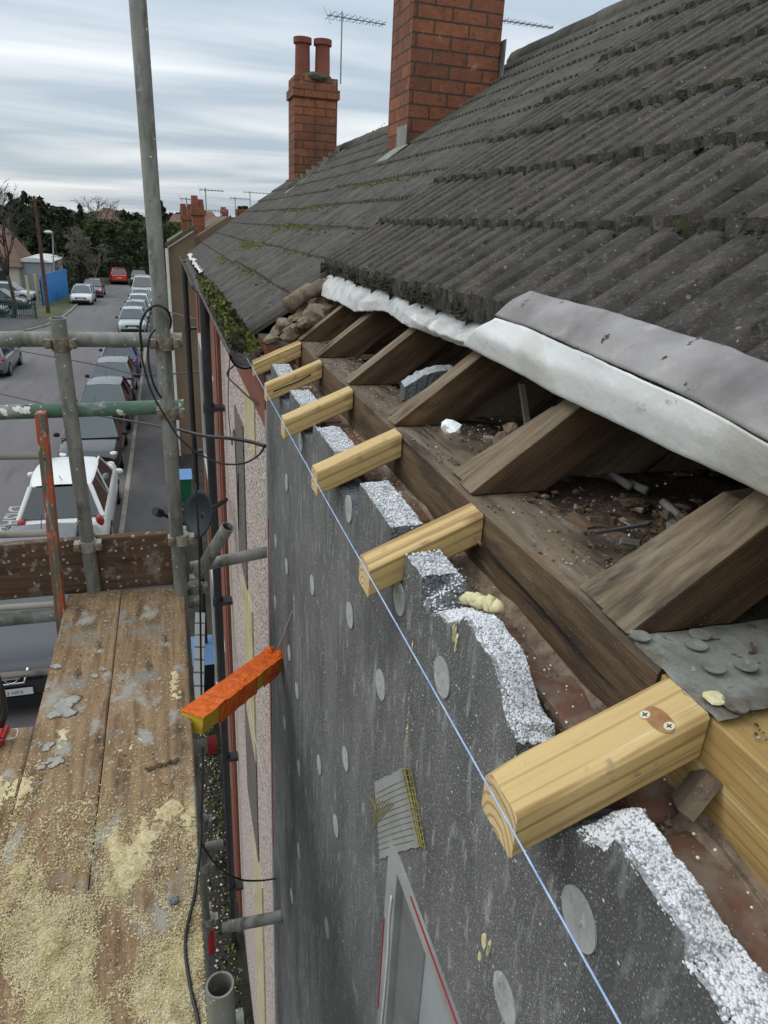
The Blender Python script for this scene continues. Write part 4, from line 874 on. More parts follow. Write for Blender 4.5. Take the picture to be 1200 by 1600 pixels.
for (P, lab, mm_) in (([(925, 836), (1018, 822), (1008, 832), (925, 850)], 'flat greenish piece of broken slate in front of the debris', 'slate'), ([(882, 812), (895, 806), (930, 835), (915, 842)], 'curled brown strip of bark beside the broken slate', 'bark')):
    q = [pt(x, y, 2, -.352) for x, y in P]; s_ = MB(); s_.prism([(v.x, v.y, v.z + .004 * k_) for k_, v in enumerate(q)], (0, 0, .004))
    tag(s_.build('slate_piece' if mm_ == 'slate' else 'wood_strip', M['slate'] if mm_ == 'slate' else M['plate']), lab, 'slate' if mm_ == 'slate' else 'wood strip')
for (x0, y0, L, a) in ((.95, .86, .16, .2), (1.0, .74, .2, -.3), (1.12, .95, .18, .1), (.9, .64, .1, .5)):
    s_ = MB(); s_.obox((x0, y0, -.385), (L * math.cos(a), L * math.sin(a), .008), (-.05 * math.sin(a), .05 * math.cos(a), .01), (0, 0, .005)); tag(s_.build('slate_piece', M['slate']), 'dark slate piece in the shadow under the membrane', 'slate', 'slates in the shadow')
for P in ([(945, 740), (965, 752), (985, 762)], [(1035, 790), (1060, 808), (1085, 820)], [(985, 755), (1010, 768)]):
    s_ = MB(); s_.path([pt(x, y, 2, -.375) + Vector((0, 0, rnd.uniform(0, .006))) for x, y in P], .007, 7)
    tag(s_.build('plaster_strip', M['cement']), 'pale crooked strip of old mortar lying in the loft debris', 'mortar', 'pale mortar strips in the debris')
s_ = MB(); s_.obox(pt(822, 668, 1, 1.25), (.012, 0, 0), (0, .008, 0), pt(812, 600, 1, 1.30) - pt(822, 668, 1, 1.25)); tag(s_.build('grey_batten', M['rung']), 'thin upright grey batten behind the small stones', 'batten')

# ================================================================== SCAFFOLD
def tube_obj(p0, p1, label, m='galv', r=.02415, grp='scaffold tubes', n=20):
    t_ = MB(); t_.tube(p0, p1, r, n, hollow=True); o = t_.build('scaffold_tube', M[m], loc=p0 if Vector(p0).z <= Vector(p1).z else p1); return tag(o, label, 'scaffold tube', grp)
tube_obj((-.004, 2.43, G), (-.033, 2.43, 1.3), 'tall grey scaffold pole rising past the top of the photo, green rail clamped to it')
b0 = pt(147, 922, 2, -1.309); t0 = pt(90, 497, 1, 2.435)
tube_obj(b0, t0, 'short upright grey scaffold tube with open top standing on the boards')
tube_obj((-2.4, 2.485, -.378), (.036, 2.485, -.379), 'upper horizontal grey scaffold rail across the street view')
tube_obj((-2.4, 2.485, -.640), (.028, 2.485, -.606), 'lower horizontal rail with flaking green and white paint', 'greenpaint')
tube_obj((-2.4, 2.46, -1.375), (.045, 2.46, -1.365), 'horizontal scaffold tube carrying the far end of the boards')
tube_obj((.045, 2.50, -1.27), (.158, 2.42, -1.045), 'short slanting tube stub with open end beside the tall pole')
tube_obj((.02, 2.62, -1.30), (.328, 2.62, -1.255), 'thin looking tube reaching from the tall pole to the pebbledash wall')
tube_obj((.011, .836, G), (.011, .836, -1.215), 'big open-topped scaffold tube at the bottom of the photo', n=28)
tube_obj((.078, 2.13, -2.75), (.299, 2.10, -2.72), 'lower tube butting against the foam wall near the ground debris')
tube_obj((-1.5, 2.48, -2.66), (.085, 2.48, -2.66), 'short tube end poking out beside the standard below the boards')
tube_obj((-1.4, 1.93, -1.62), (.035, 1.93, -1.62), 'tube end under the boards wearing a red plastic cap')
tube_obj((-1.05, .5, -1.36), (-1.05, 2.6, -1.36), 'tube along the outer edge under the boards')
tube_obj((-1.1, .86, -1.37), (.05, .86, -1.37), 'tube under the near end of the boards')
tube_obj((-1.05, 2.40, G), (-1.05, 2.40, 1.2), 'outer scaffold standard left of the ladder')
s_ = MB(); s_.tube((.032, 1.93, -1.62), (.062, 1.93, -1.62), .030, 20); tag(s_.build('end_cap', M['red']), 'small red plastic cap on a tube end below the orange block', 'end cap')
s_ = MB(); s_.tube((0, 2.43, -3.27), (-.001, 2.43, -3.15), .026, 16); tag(s_.build('tape_band', M['red']), 'red tape band wrapped round the pole below the boards', 'tape')
def coupler(c, ax1, ax2, label, m='coupler', off=(0, .055, 0)):
    root = thing('scaffold_coupler', c, label, 'coupler', 'scaffold couplers'); c = Vector(c); a1, a2 = Vector(ax1).normalized(), Vector(ax2).normalized()
    b_ = MB(); b_.tube(c - a1 * .020, c + a1 * .020, .0295, 20, caps=False); b_.tube(c - a1 * .020, c - a1 * .0195, .0295, 20); b_.tube(c + a1 * .0195, c + a1 * .020, .0295, 20)
    c2 = c + Vector(off); b_.tube(c2 - a2 * .020, c2 + a2 * .020, .0295, 20)
    b_.build('band', M[m], root)
    side = a1.cross(Vector((0, -1, 0))).normalized() if abs(a1.y) < .9 else Vector((1, 0, 0))
    for sg in (-1, 1):
        l_ = MB(); q = c + side * sg * .036; l_.obox(q - side * .010 - a1 * .014 + Vector((0, -.022, 0)), side * .020, a1 * .028, Vector((0, .040, 0))); l_.build('lug', M[m], root)
        l_ = MB(); l_.tube(q + Vector((0, -.040, 0)), q + Vector((0, .03, 0)), .006, 8); l_.tube(q + Vector((0, -.036, 0)), q + Vector((0, -.022, 0)), .011, 6); l_.build('bolt', M['rust'], root)
Zv = (0, .0, 1)
tilt2 = (t0 - b0).normalized()
def on2(z): return b0 + tilt2 * ((z - b0.z) / tilt2.z)
coupler(on2(-.385), tilt2, (1, 0, 0), 'rusty coupler joining the short upright to the upper rail', 'rust', (0, .05, 0))
coupler((-.021, 2.43, -.382), Zv, (1, 0, 0), 'rusty coupler joining the tall pole to the upper rail', 'rust')
coupler((-.017, 2.43, -.615), Zv, (1, 0, 0), 'coupler joining the tall pole to the green rail', 'rust')
coupler(on2(-1.115), tilt2, (1, 0, 0), 'pale board clamp on the short upright at the toe board', 'coupler', (0, .045, 0))
coupler((-.010, 2.43, -1.085), Zv, (1, 0, 0), 'pale board clamp on the tall pole at the toe board', 'coupler', (0, .045, 0))
coupler((-.004, 2.43, -2.45), Zv, (1, 0, 0), 'first coupler on the pole below the boards', 'galv'); coupler((-.004, 2.43, -2.71), Zv, (1, 0, 0), 'second coupler on the pole below the boards, by a tube end', 'coupler'); coupler((-.003, 2.43, -3.06), Zv, (1, 0, 0), 'third coupler on the pole, above the red band', 'coupler')
coupler((.03, 2.50, -1.33), Zv, (1, 0, 0), 'coupler under the end of the boards behind the tall pole', 'galv')
# boards
ZB = -1.31
def sboard(x0, x1, y0, y1, label, z=ZB, th=.038, tilt=0):
    b_ = MB(); n = 24; rows = []
    for i in range(n + 1):
        y = y0 + (y1 - y0) * i / n; wz = .0012 * mnoise.noise(Vector((x0 * 7, y * 4, 0))); wx = .0015 * mnoise.noise(Vector((x0 * 5, y * 9, 4)))
        rows.append([(x0 + wx, y, z - th), (x0 + wx, y, z + wz - .003), (x0 + wx + .004, y, z + wz), (x1 + wx - .004, y, z + wz), (x1 + wx, y, z + wz - .003), (x1 + wx, y, z - th)])
    b_.add([p for r_ in rows for p in r_], [(a * 6 + j, a * 6 + (j + 1) % 6, (a + 1) * 6 + (j + 1) % 6, (a + 1) * 6 + j) for a in range(n) for j in range(6)])
    b_.add(rows[0], [tuple(reversed(range(6)))]); b_.add(rows[-1], [tuple(range(6))])
    return tag(b_.build('scaffold_board', M['board']), label, 'scaffold board', 'boards of the scaffold platform')
sboard(-.237, -.012, -.6, 2.49, 'inner scaffold board nearest the house, its lower part covered in sawdust')
sboard(-.464 + .038, -.240, -.6, 2.505, 'middle scaffold board with a grey cement splash on its edge', ZB - .002)
sboard(-.655, -.430, -.6, 1.755, 'outer scaffold board, cut short behind the red ratchet', ZB - .007)
sboard(-.885, -.660, -.6, 1.755, 'outermost scaffold board past the left of the photo', ZB - .007)
b_ = MB(); b_.obox((-1.6, 2.54, -1.335), (1.585, -.012, .012), (0, .036, 0), (0, 0, .220)); tag(b_.build('toe_board', M['toe'], bevel=.004), 'brown toe board on edge across the far end of the platform', 'toe board')
# cement splashes, sawdust
s_ = MB(); rg = random.Random(31)
def splash(px, py, r, sq=(1, 1.2, .035)):
    p = pt(px, py, 2, ZB + .001)
    for i in range(16): s_.blob(p + Vector((rg.gauss(0, r * .5), rg.gauss(0, r * .65), 0)), r * rg.uniform(.2, .7), sq, .3, 0, 1, rg, True)
splash(97, 1108, .030); splash(85, 1190, .015); splash(90, 1040, .011); splash(150, 1055, .009); splash(160, 1045, .008); splash(130, 975, .007); splash(165, 970, .006); splash(250, 1060, .006); splash(75, 1165, .012)
tag(s_.build('cement_splash', M['cement']), 'dried grey cement splashes on the middle board', 'cement', kind='stuff')
s_ = MB()
cnt = 0
while cnt < 95000:
    px, py = rg.uniform(-10, 325), rg.uniform(940, 1620)
    p = pt(px, py, 2, ZB + .002)
    if p.x > -.014 or p.x < -.64 or (p.x < -.43 and p.y > 1.75): continue
    f_ = (py - 1150) / 330; f_ = max(0.03, min(1, f_)) ** 1.1
    nn = mnoise.noise(Vector((p.x * 9, p.y * 5, 2))) + .6 * mnoise.noise(Vector((p.x * 28, p.y * 18, 7)))
    f_ *= max(0.03, min(1, .62 + 1.7 * nn))
    if p.x < -.43: f_ *= .55
    if rg.random() > f_: continue
    sz = rg.choice((.0005, .0007, .0009, .001, .0012, .0014, .0018, .003))
    s_.card((p.x, p.y, ZB + .0015 + rg.random() ** 3 * .006), sz, rg, asp=rg.uniform(.5, 1.2), n=Vector((rg.gauss(0, .35), rg.gauss(0, .35), 1)).normalized()); cnt += 1
for x0_, x1_, yb_, zz in ((-.234, -.014, 2.2, ZB), (-.424, -.242, 2.2, ZB - .002), (-.652, -.432, 1.74, ZB - .007)):      # thin drifts of powder
    st = .0042; nx = int((x1_ - x0_) / st); ny = int((yb_ - .6) / st); idx = {}; V_ = []; H_ = {}
    for a in range(nx + 1):
        for c_ in range(ny + 1):
            x, y = x0_ + st * a, .6 + st * c_
            n_ = mnoise.noise(Vector((x * 9, y * 5, 2))) + .6 * mnoise.noise(Vector((x * 28, y * 18, 7))) + .35 * mnoise.noise(Vector((x * 80, y * 60, 4))) + .3 * mnoise.noise(Vector((x * 210, y * 190, 9)))
            H_[a, c_] = n_ * 1.5 - .34 + min(.66, (1.22 - y) * 1.2) + rg.gauss(0, .10)
    for a in range(nx):
        for c_ in range(ny):
            if sum(H_[k_] > 0 for k_ in ((a, c_), (a + 1, c_), (a + 1, c_ + 1), (a, c_ + 1))) < 3: continue
            q = []
            for k_ in ((a, c_), (a + 1, c_), (a + 1, c_ + 1), (a, c_ + 1)):
                if k_ not in idx:
                    idx[k_] = len(V_); h_ = H_[k_]; V_.append((x0_ + st * k_[0] + rg.uniform(-.001, .001), .6 + st * k_[1] + rg.uniform(-.001, .001), zz + .0006 + min(.006, max(0, h_) * .005) * rg.uniform(.75, 1)))
                q.append(idx[k_])
            s_.f.append(tuple(len(s_.v) + t__ for t__ in q)); s_.m.append(0); s_.s.append(True)
    s_.v += V_
tag(s_.build('sawdust', M['sawdust']), 'pale yellow sawdust and shavings spread over the near boards', 'sawdust', kind='stuff')
s_ = MB(); s_.blob(pt(272, 1408, 2, ZB + .008), .008, (1.3, 1, .6), .3); tag(s_.build('foam_crumb', M['beadgrey']), 'small grey foam crumb on the sawdust near the black cable', 'foam crumb')
s_ = MB(); a, b_ = pt(228, 1202, 2, ZB + .004), pt(278, 1188, 2, ZB + .006)
for i in range(24): s_.blob(a.lerp(b_, i / 23) + Vector((rg.uniform(-.004, .004), rg.uniform(-.005, .005), 0)), rg.uniform(.003, .006), (1, 1, .5), .3, 0, 0)
tag(s_.build('bark_strip', M['plate']), 'dark crumbly strip of bark on the inner board', 'bark')
# ladder
lad = thing('ladder', (-.6, 2.40, -3.4), 'orange-edged access ladder with grey wooden rungs at the left of the platform', 'ladder')
top, bot = Vector((-.418, 2.415, -.600)), Vector((-.505, 2.36, -3.3))
for dx in (0, -.36):
    st = MB(); d = bot - top; st.obox(top + Vector((dx - .016, -.015, 0)), d, (.032, 0, 0), (0, .045, 0)); so_ = st.build('stile', M['orangepaint'], lad, bevel=.003)
    st = MB(); st.obox(top + Vector((dx - .003, -.0158, 0)), d, (.006, 0, 0), (0, .001, 0)); st.build('stile_groove', M['rust'], so_)
for i in range(11):
    z = -.739 - .2745 * i; p = top + (bot - top) * ((z - top.z) / (bot.z - top.z)); rr = MB(); rr.tube(p + Vector((-.012, 0, -.004)), p + Vector((-.35, 0, .004)), .0125, 10); rr.build('rung', M['rung'], lad)
# red ratchet buckle at left edge
rb = thing('ratchet_buckle', pt(8, 1150, 2, ZB + .0), 'red webbing ratchet buckle with wire handle at the left edge', 'ratchet buckle')
a = pt(-6, 1150, 2, ZB + .02); s_ = MB(); s_.obox(a + Vector((-.04, -.02, -.02)), (.055, 0, 0), (0, .045, 0), (0, 0, .03)); s_.obox(a + Vector((.017, -.025, -.005)), (.008, .0, 0), (.004, .05, 0), (0, 0, .02)); s_.build('webbing', M['red'], rb, bevel=.003)
s_ = MB(); c_ = pt(10, 1148, 2, ZB + .02); s_.path([c_ + Vector(v) for v in ((-.01, -.018, 0), (.022, -.018, .0), (.026, -.012, 0), (.026, .014, 0), (.022, .02, 0), (-.01, .02, 0))], .0016, 6); s_.build('wire_handle', M['whitepaint'], rb)
s_ = MB(); s_.path([pt(x, y, 1, 1.7) for x, y in ((-5, 1055), (4, 1085), (8, 1115), (2, 1135))], .008, 8); s_.build('lever', M['black'], rb)

# orange taped block hanging by string
ob = thing('taped_block', (.12, 1.77, -1.40), 'yellow block wrapped in bright orange tape, hung between the boards and the foam wall', 'wrapped block')
A = Vector((-.012, 1.68, -1.325)); B = Vector((.285, 2.08, -1.415)); d = B - A; u_ = d.normalized(); v_ = u_.cross(Vector((0, 0, 1))).normalized(); w_ = v_.cross(u_).normalized() * -1
if w_.z < 0: w_ = -w_
def obp(s, a, b_): return A + d * s + v_ * a + w_ * b_
def wrap(s0, s1, wid, hgt, n, cr, seed):
    mb = MB(); rows = []
    for i in range(n + 1):
        s = s0 + (s1 - s0) * i / n; row = []
        cs = [(-1, -1), (-1, -.3), (-1, .4), (-1, 1), (-.4, 1), (.3, 1), (1, 1), (1, .3), (1, -.4), (1, -1), (.3, -1), (-.4, -1)]
        for k_, (a, b_) in enumerate(cs):
            p = obp(s, a * wid, b_ * hgt); row.append(p + mnoise.noise_vector(p * 22 + Vector((seed, 0, 0))) * cr)
        rows.append(row)
    m_ = 12; vs = [p for r_ in rows for p in r_]
    mb.add(vs, [(a * m_ + j, a * m_ + (j + 1) % m_, (a + 1) * m_ + (j + 1) % m_, (a + 1) * m_ + j) for a in range(n) for j in range(m_)]); mb.add(rows[0], [tuple(reversed(range(m_)))]); mb.add(rows[-1], [tuple(range(m_))])
    return mb
wrap(0, 1, .036, .026, 4, 0, 0).build('block', M['yellow'], ob)
mb = MB(); 
def side_strip(s0, s1, faces, cr=.004, lift=.004):
    n = 60; cs = {'top': ((-1, 1), (1, 1)), 'near': ((-1, 1), (-1, -1)), 'near2': ((1, 1), (1, -1))}[faces]; vs = []; K = 8
    for i in range(n + 1):
        s = s0 + (s1 - s0) * i / n
        for k_ in range(K + 1):
            f_ = k_ / K; a = cs[0][0] + (cs[1][0] - cs[0][0]) * f_; b_ = cs[0][1] + (cs[1][1] - cs[0][1]) * f_
            p = obp(s, a * (.036 + lift), b_ * (.026 + lift)); vs.append(p + (mnoise.noise_vector(p * 30) + .5 * mnoise.noise_vector(p * 80)) * cr * (.3 if k_ in (0,) else 1))
    mb.add(vs, [(i * (K + 1) + k_, (i + 1) * (K + 1) + k_, (i + 1) * (K + 1) + k_ + 1, i * (K + 1) + k_ + 1) for i in range(n) for k_ in range(K)], 0, True)
side_strip(-.01, 1.01, 'top')
for sgn in ('near', 'near2'):
    for s0, s1 in ((.16, .60), (.68, .90)): side_strip(s0, s1, sgn, .003, .004)
tp = mb.build('orange_tape', M['orange'], ob)
mb = MB(); E = obp(1, 0, .02)
for i in range(26): mb.blob(E + u_ * rg.uniform(-.035, .008) + v_ * rg.uniform(-.03, .03) + w_ * rg.uniform(-.03, .02), rg.uniform(.010, .017), (1, 1, .8), .35, 0, 0, rg)
mb.build('tape_bunch', M['orange'], ob)
mb = MB(); mb.path([obp(.72, -.036, -.02), obp(.78, -.05, -.045), obp(.86, -.055, -.07)], .006, 6); mb.build('loose_tape_end', M['orange'], ob)
s_ = MB(); s_.tube(obp(1.0, 0, .035), pt(457, 955, 0, XO - .002), .0016, 6); s_.build('hanging_string', M['rope'], ob)

# cables
def cable(P, r, label, m='black', name='cable', n=40, cat='cable', grp=None):
    s_ = MB(); s_.path(spline(P, n), r, 8); return tag(s_.build(name, M[m]), label, cat, grp)
cable([pt(222, 545, 1, 2.39), pt(219, 512, 1, 2.38), pt(227, 489, 1, 2.38), pt(243, 477, 1, 2.38), pt(258, 482, 1, 2.38), pt(265, 492, 1, 2.40), pt(267, 505, 1, 2.44), pt(262, 520, 1, 2.50)], .0042, 'loop of black cable curling round the tall pole above the upper rail')
cable([pt(220, 540, 1, 2.39), pt(224, 570, 1, 2.385), pt(238, 615, 1, 2.38), pt(258, 650, 1, 2.37), pt(280, 684, 1, 2.36), pt(310, 708, 1, 2.35), pt(345, 724, 1, 2.32), pt(380, 724, 1, 2.28), pt(403, 712, 1, 2.2), pt(414, 697, 1, 2.12)], .0032, 'black cable drooping from the tall pole to the corner of the foam wall')
cable([pt(243, 514, 1, 2.39), pt(233, 530, 1, 2.385), pt(232, 565, 1, 2.38), pt(240, 600, 1, 2.38), pt(252, 622, 1, 2.39)], .0036, 'shorter black cable strand hanging beside the tall pole')
cable([pt(283, 672, 1, 2.6), pt(320, 681, 1, 2.5), pt(360, 685, 1, 2.3), pt(390, 690, 1, 2.2), pt(414, 697, 1, 2.11)], .0062, 'thick black cable bundle running to the corner of the foam wall')
cable([pt(-60, 600, 1, 8.2), pt(0, 615, 1, 7.2), pt(65, 630, 1, 6.2), pt(130, 645, 1, 5.2), pt(200, 657, 1, 4.0), pt(283, 672, 1, 2.6)], .0052, 'overhead dropwire coming across the street to the cable bundle', cat='overhead wire', grp='overhead wires')
cable([pt(-60, 528, 1, 24), pt(10, 544, 1, 20), pt(150, 570, 1, 17), pt(215, 585, 1, 15), pt(330, 580, 1, 9.2)], .013, 'overhead wire sagging over the parked cars, middle one', cat='overhead wire', grp='overhead wires')
cable([pt(145, 459, 1, 52), pt(190, 466, 1, 38), pt(230, 478, 1, 28), pt(310, 500, 1, 9.3)], .012, 'overhead wire crossing behind the tall pole, farthest one', cat='overhead wire', grp='overhead wires')
cable([pt(438, 549, 1, 2.5), pt(415, 549, 1, 2.6), pt(385, 560, 1, 2.9), pt(355, 583, 1, 3.1), pt(375, 608, 1, 2.9), pt(400, 629, 1, 2.6), pt(415, 632, 1, 2.5)], .004, 'black cable bent out from under the gutter on the pebbledash wall')
cable([Vector((.338, 4.2, -.62)), Vector((.326, 4.3, -.8)), Vector((.325, 4.5, -1.1)), Vector((.325, 4.3, -1.3)), Vector((.325, 4.1, -1.15)), Vector((.325, 4.0, -1.5)), Vector((.325, 4.0, -1.75)), Vector((.325, 3.9, -1.35))], .003, 'thin loose wire looping on the pebbledash wall')
cable([pt(306, 756, 1, 2.36), pt(311, 850, 1, 2.34), pt(313, 960, 1, 2.3), pt(315, 1100, 1, 2.2), pt(317, 1200, 1, 1.75), pt(314, 1300, 2, ZB + .03), pt(308, 1370, 2, ZB + .012)] + [pt(x, y, 2, ZB + .006) for x, y in ((303, 1405), (292, 1450), (290, 1490), (299, 1550), (311, 1600), (314, 1650))], .0036, 'long black cable hanging down past the board edge and lying on the boards')
cable([pt(306, 1300, 1, 1.75), pt(322, 1330, 1, 1.8), pt(345, 1358, 1, 1.9), pt(375, 1374, 1, 1.95), pt(405, 1376, 1, 2.0), pt(430, 1373, 0, XO)], .0036, 'black cable crossing the gap below the boards to the foam wall')
cable([pt(388, 1085, 0, .32), pt(400, 1160, 0, .318), pt(412, 1220, 0, .315), pt(425, 1320, 0, .31)], .003, 'thin pale string hanging on the pebbledash below the orange block', 'rope', 'string', cat='string')

# grey deck piece, bins, dish, garden bits
def bin_(x, y, z, lidm, bodym, label, rot=0, s=1):
    root = thing('wheelie_bin', (x, y, z), label, 'wheelie bin', 'wheelie bins outside the houses'); w_, d_, h_ = .29 * s, .36 * s, .98 * s
    b_ = MB(); P0 = [(-w_ * .8, -d_ * .75), (w_ * .8, -d_ * .75), (w_ * .8, d_ * .75), (-w_ * .8, d_ * .75)]; P1 = [(-w_, -d_), (w_, -d_), (w_, d_), (-w_, d_)]
    b_.add([(x + a, y + c_, z + .06) for a, c_ in P0] + [(x + a, y + c_, z + h_) for a, c_ in P1], [(0, 3, 2, 1), (4, 5, 6, 7), (0, 1, 5, 4), (1, 2, 6, 5), (2, 3, 7, 6), (3, 0, 4, 7)]); b_.build('body', M[bodym], root, bevel=.02)
    l_ = MB(); l_.prism([(x - w_ - .02, y - d_ - .03, z + h_ + .002), (x - w_ - .02, y - d_ * .3, z + h_ + .07), (x - w_ - .02, y + d_ * .5, z + h_ + .08), (x - w_ - .02, y + d_ + .04, z + h_ + .02)], (2 * w_ + .04, 0, 0)); l_.build('lid', M[lidm], root, bevel=.015)
    l_ = MB(); l_.tube((x - w_ * .8, y + d_ + .05, z + h_ - .02), (x + w_ * .8, y + d_ + .05, z + h_ - .02), .018, 8); l_.build('handle', M[bodym], root)
    for sx in (-1, 1): l_ = MB(); l_.tube((x + sx * w_ * .8, y + d_ * .75, z + .1), (x + sx * (w_ * .8 + .05), y + d_ * .75, z + .1), .1, 14); l_.build('wheel', M['trim'], root)
ZG = ZP - .02
bin_(.02, 9.15, ZG, 'binblue', 'bindark', 'wheelie bin with a pale blue lid, under the slanting tube stub')
bin_(-.02, 17.2, ZG, 'binblue', 'bingreen', 'green wheelie bin heaped with blue plastic beside the tall pole')
bin_(-.1, 30, ZG, 'bindark', 'bindark', 'dark wheelie bin by the brown gable wall, first of the far pair'); bin_(-.1, 37, ZG, 'bindark', 'bindark', 'dark wheelie bin farthest along the terrace pavement')
gp = MB(); q0, q1 = Vector((-.03, 4.1, -3.3)), Vector((.05, 5.1, -2.95))
for i in range(9): gp.obox(q0 + (q1 - q0) * (i / 9), (q1 - q0) * (1 / 10.5), (.075, -.02, 0), (0, 0, .03))
gp.obox(q0 + Vector((0, 0, -.015)), q1 - q0, (.075, -.02, 0), (0, 0, .012)); tag(gp.build('metal_deck', M['greymetal']), 'pale grey ribbed metal strip standing beside the boards above the blue lidded bin', 'metal strip')
ds = thing('satellite_dish', (.20, 4.9, -2.3), 'dark grey satellite dish on the wall beside the black downpipe', 'satellite dish')
d_ = MB(); c_ = pt(318, 805, 1, 4.6); nrm = Vector((-.80, -.45, .35)).normalized(); a = nrm.orthogonal().normalized(); b_ = nrm.cross(a); rows = []
for r_ in range(6):
    rr = .17 * r_ / 5; rows.append([c_ + (a * math.cos(j * .2618) + b_ * math.sin(j * .2618)) * rr + nrm * (.05 * (r_ / 5) ** 2) for j in range(24)])
d_.add([p for r_ in rows for p in r_], [(r_ * 24 + j, r_ * 24 + (j + 1) % 24, (r_ + 1) * 24 + (j + 1) % 24, (r_ + 1) * 24 + j) for r_ in range(5) for j in range(24)], 0, True)
o = d_.build('dish', M['bindark'], ds); md = o.modifiers.new('thick', 'SOLIDIFY'); md.thickness = .006
d_ = MB(); d_.tube(c_ - b_ * .2, c_ + nrm * .3 - b_ * .05, .012, 8); d_.tube(c_ + nrm * .3 - b_ * .05, c_ + nrm * .36 - b_ * .03, .028, 10); d_.tube(c_, Vector((.32, 5.0, c_.z - .05)), .018, 8); d_.build('arm', M['trim'], ds)
# small brick garden walls, hedging
for i, (y0, y1) in enumerate(((12.4, 15.2), (19.0, 23.5), (24.3, 29), (31, 36), (38, 44))):
    w_ = MB(); w_.box(-.22, -.10, y0, y1, ZG - .1, ZG + .65); w_.box(-.24, -.08, y0, y1, ZG + .65, ZG + .71)
    tag(w_.build('garden_wall', M['brickwall']), ['low brick garden wall nearest the blue lidded bin', 'low brick garden wall behind the tall pole beside the pavement', 'third low brick garden wall along the pavement', 'fourth low brick garden wall along the pavement', 'farthest low brick garden wall along the pavement'][i], 'garden wall', 'garden walls along the pavement')
s_ = MB(); rg = random.Random(77)
for i in range(1500):
    y = rg.uniform(15.5, 32); x = -.13 + rg.gauss(0, .10)
    if mnoise.noise(Vector((y * .8, 0, 5))) < 0: continue
    s_.card((x, y, ZG + rg.uniform(.02, .45)), .05, rg, 1 if rg.random() < .6 else 0)
for i in range(900): s_.card((.18 + rg.gauss(0, .06), rg.uniform(3, 11), ZG + .02 + rg.uniform(0, .12)), .03, rg, rg.randrange(2))
tag(s_.build('weeds', [M['ivy'], M['moss']]), 'weeds and low green growth along the front gardens', 'weeds', kind='stuff')
s_ = MB()
for i in range(1300):
    x, y = rg.uniform(-.08, .26), 1.5 + 8 * rg.random(); s_.blob((x, y, ZG + .008), rg.choice((.006, .008, .012, .02)) * rg.uniform(.5, 1), (1, 1, .6), .3, 0 if rg.random() < .75 else 1, 0, rg)
tag(s_.build('ground_litter', [M['whitepaint'], M['brick']]), 'white foam crumbs and brick bits littering the ground below the scaffold', 'litter', kind='stuff')

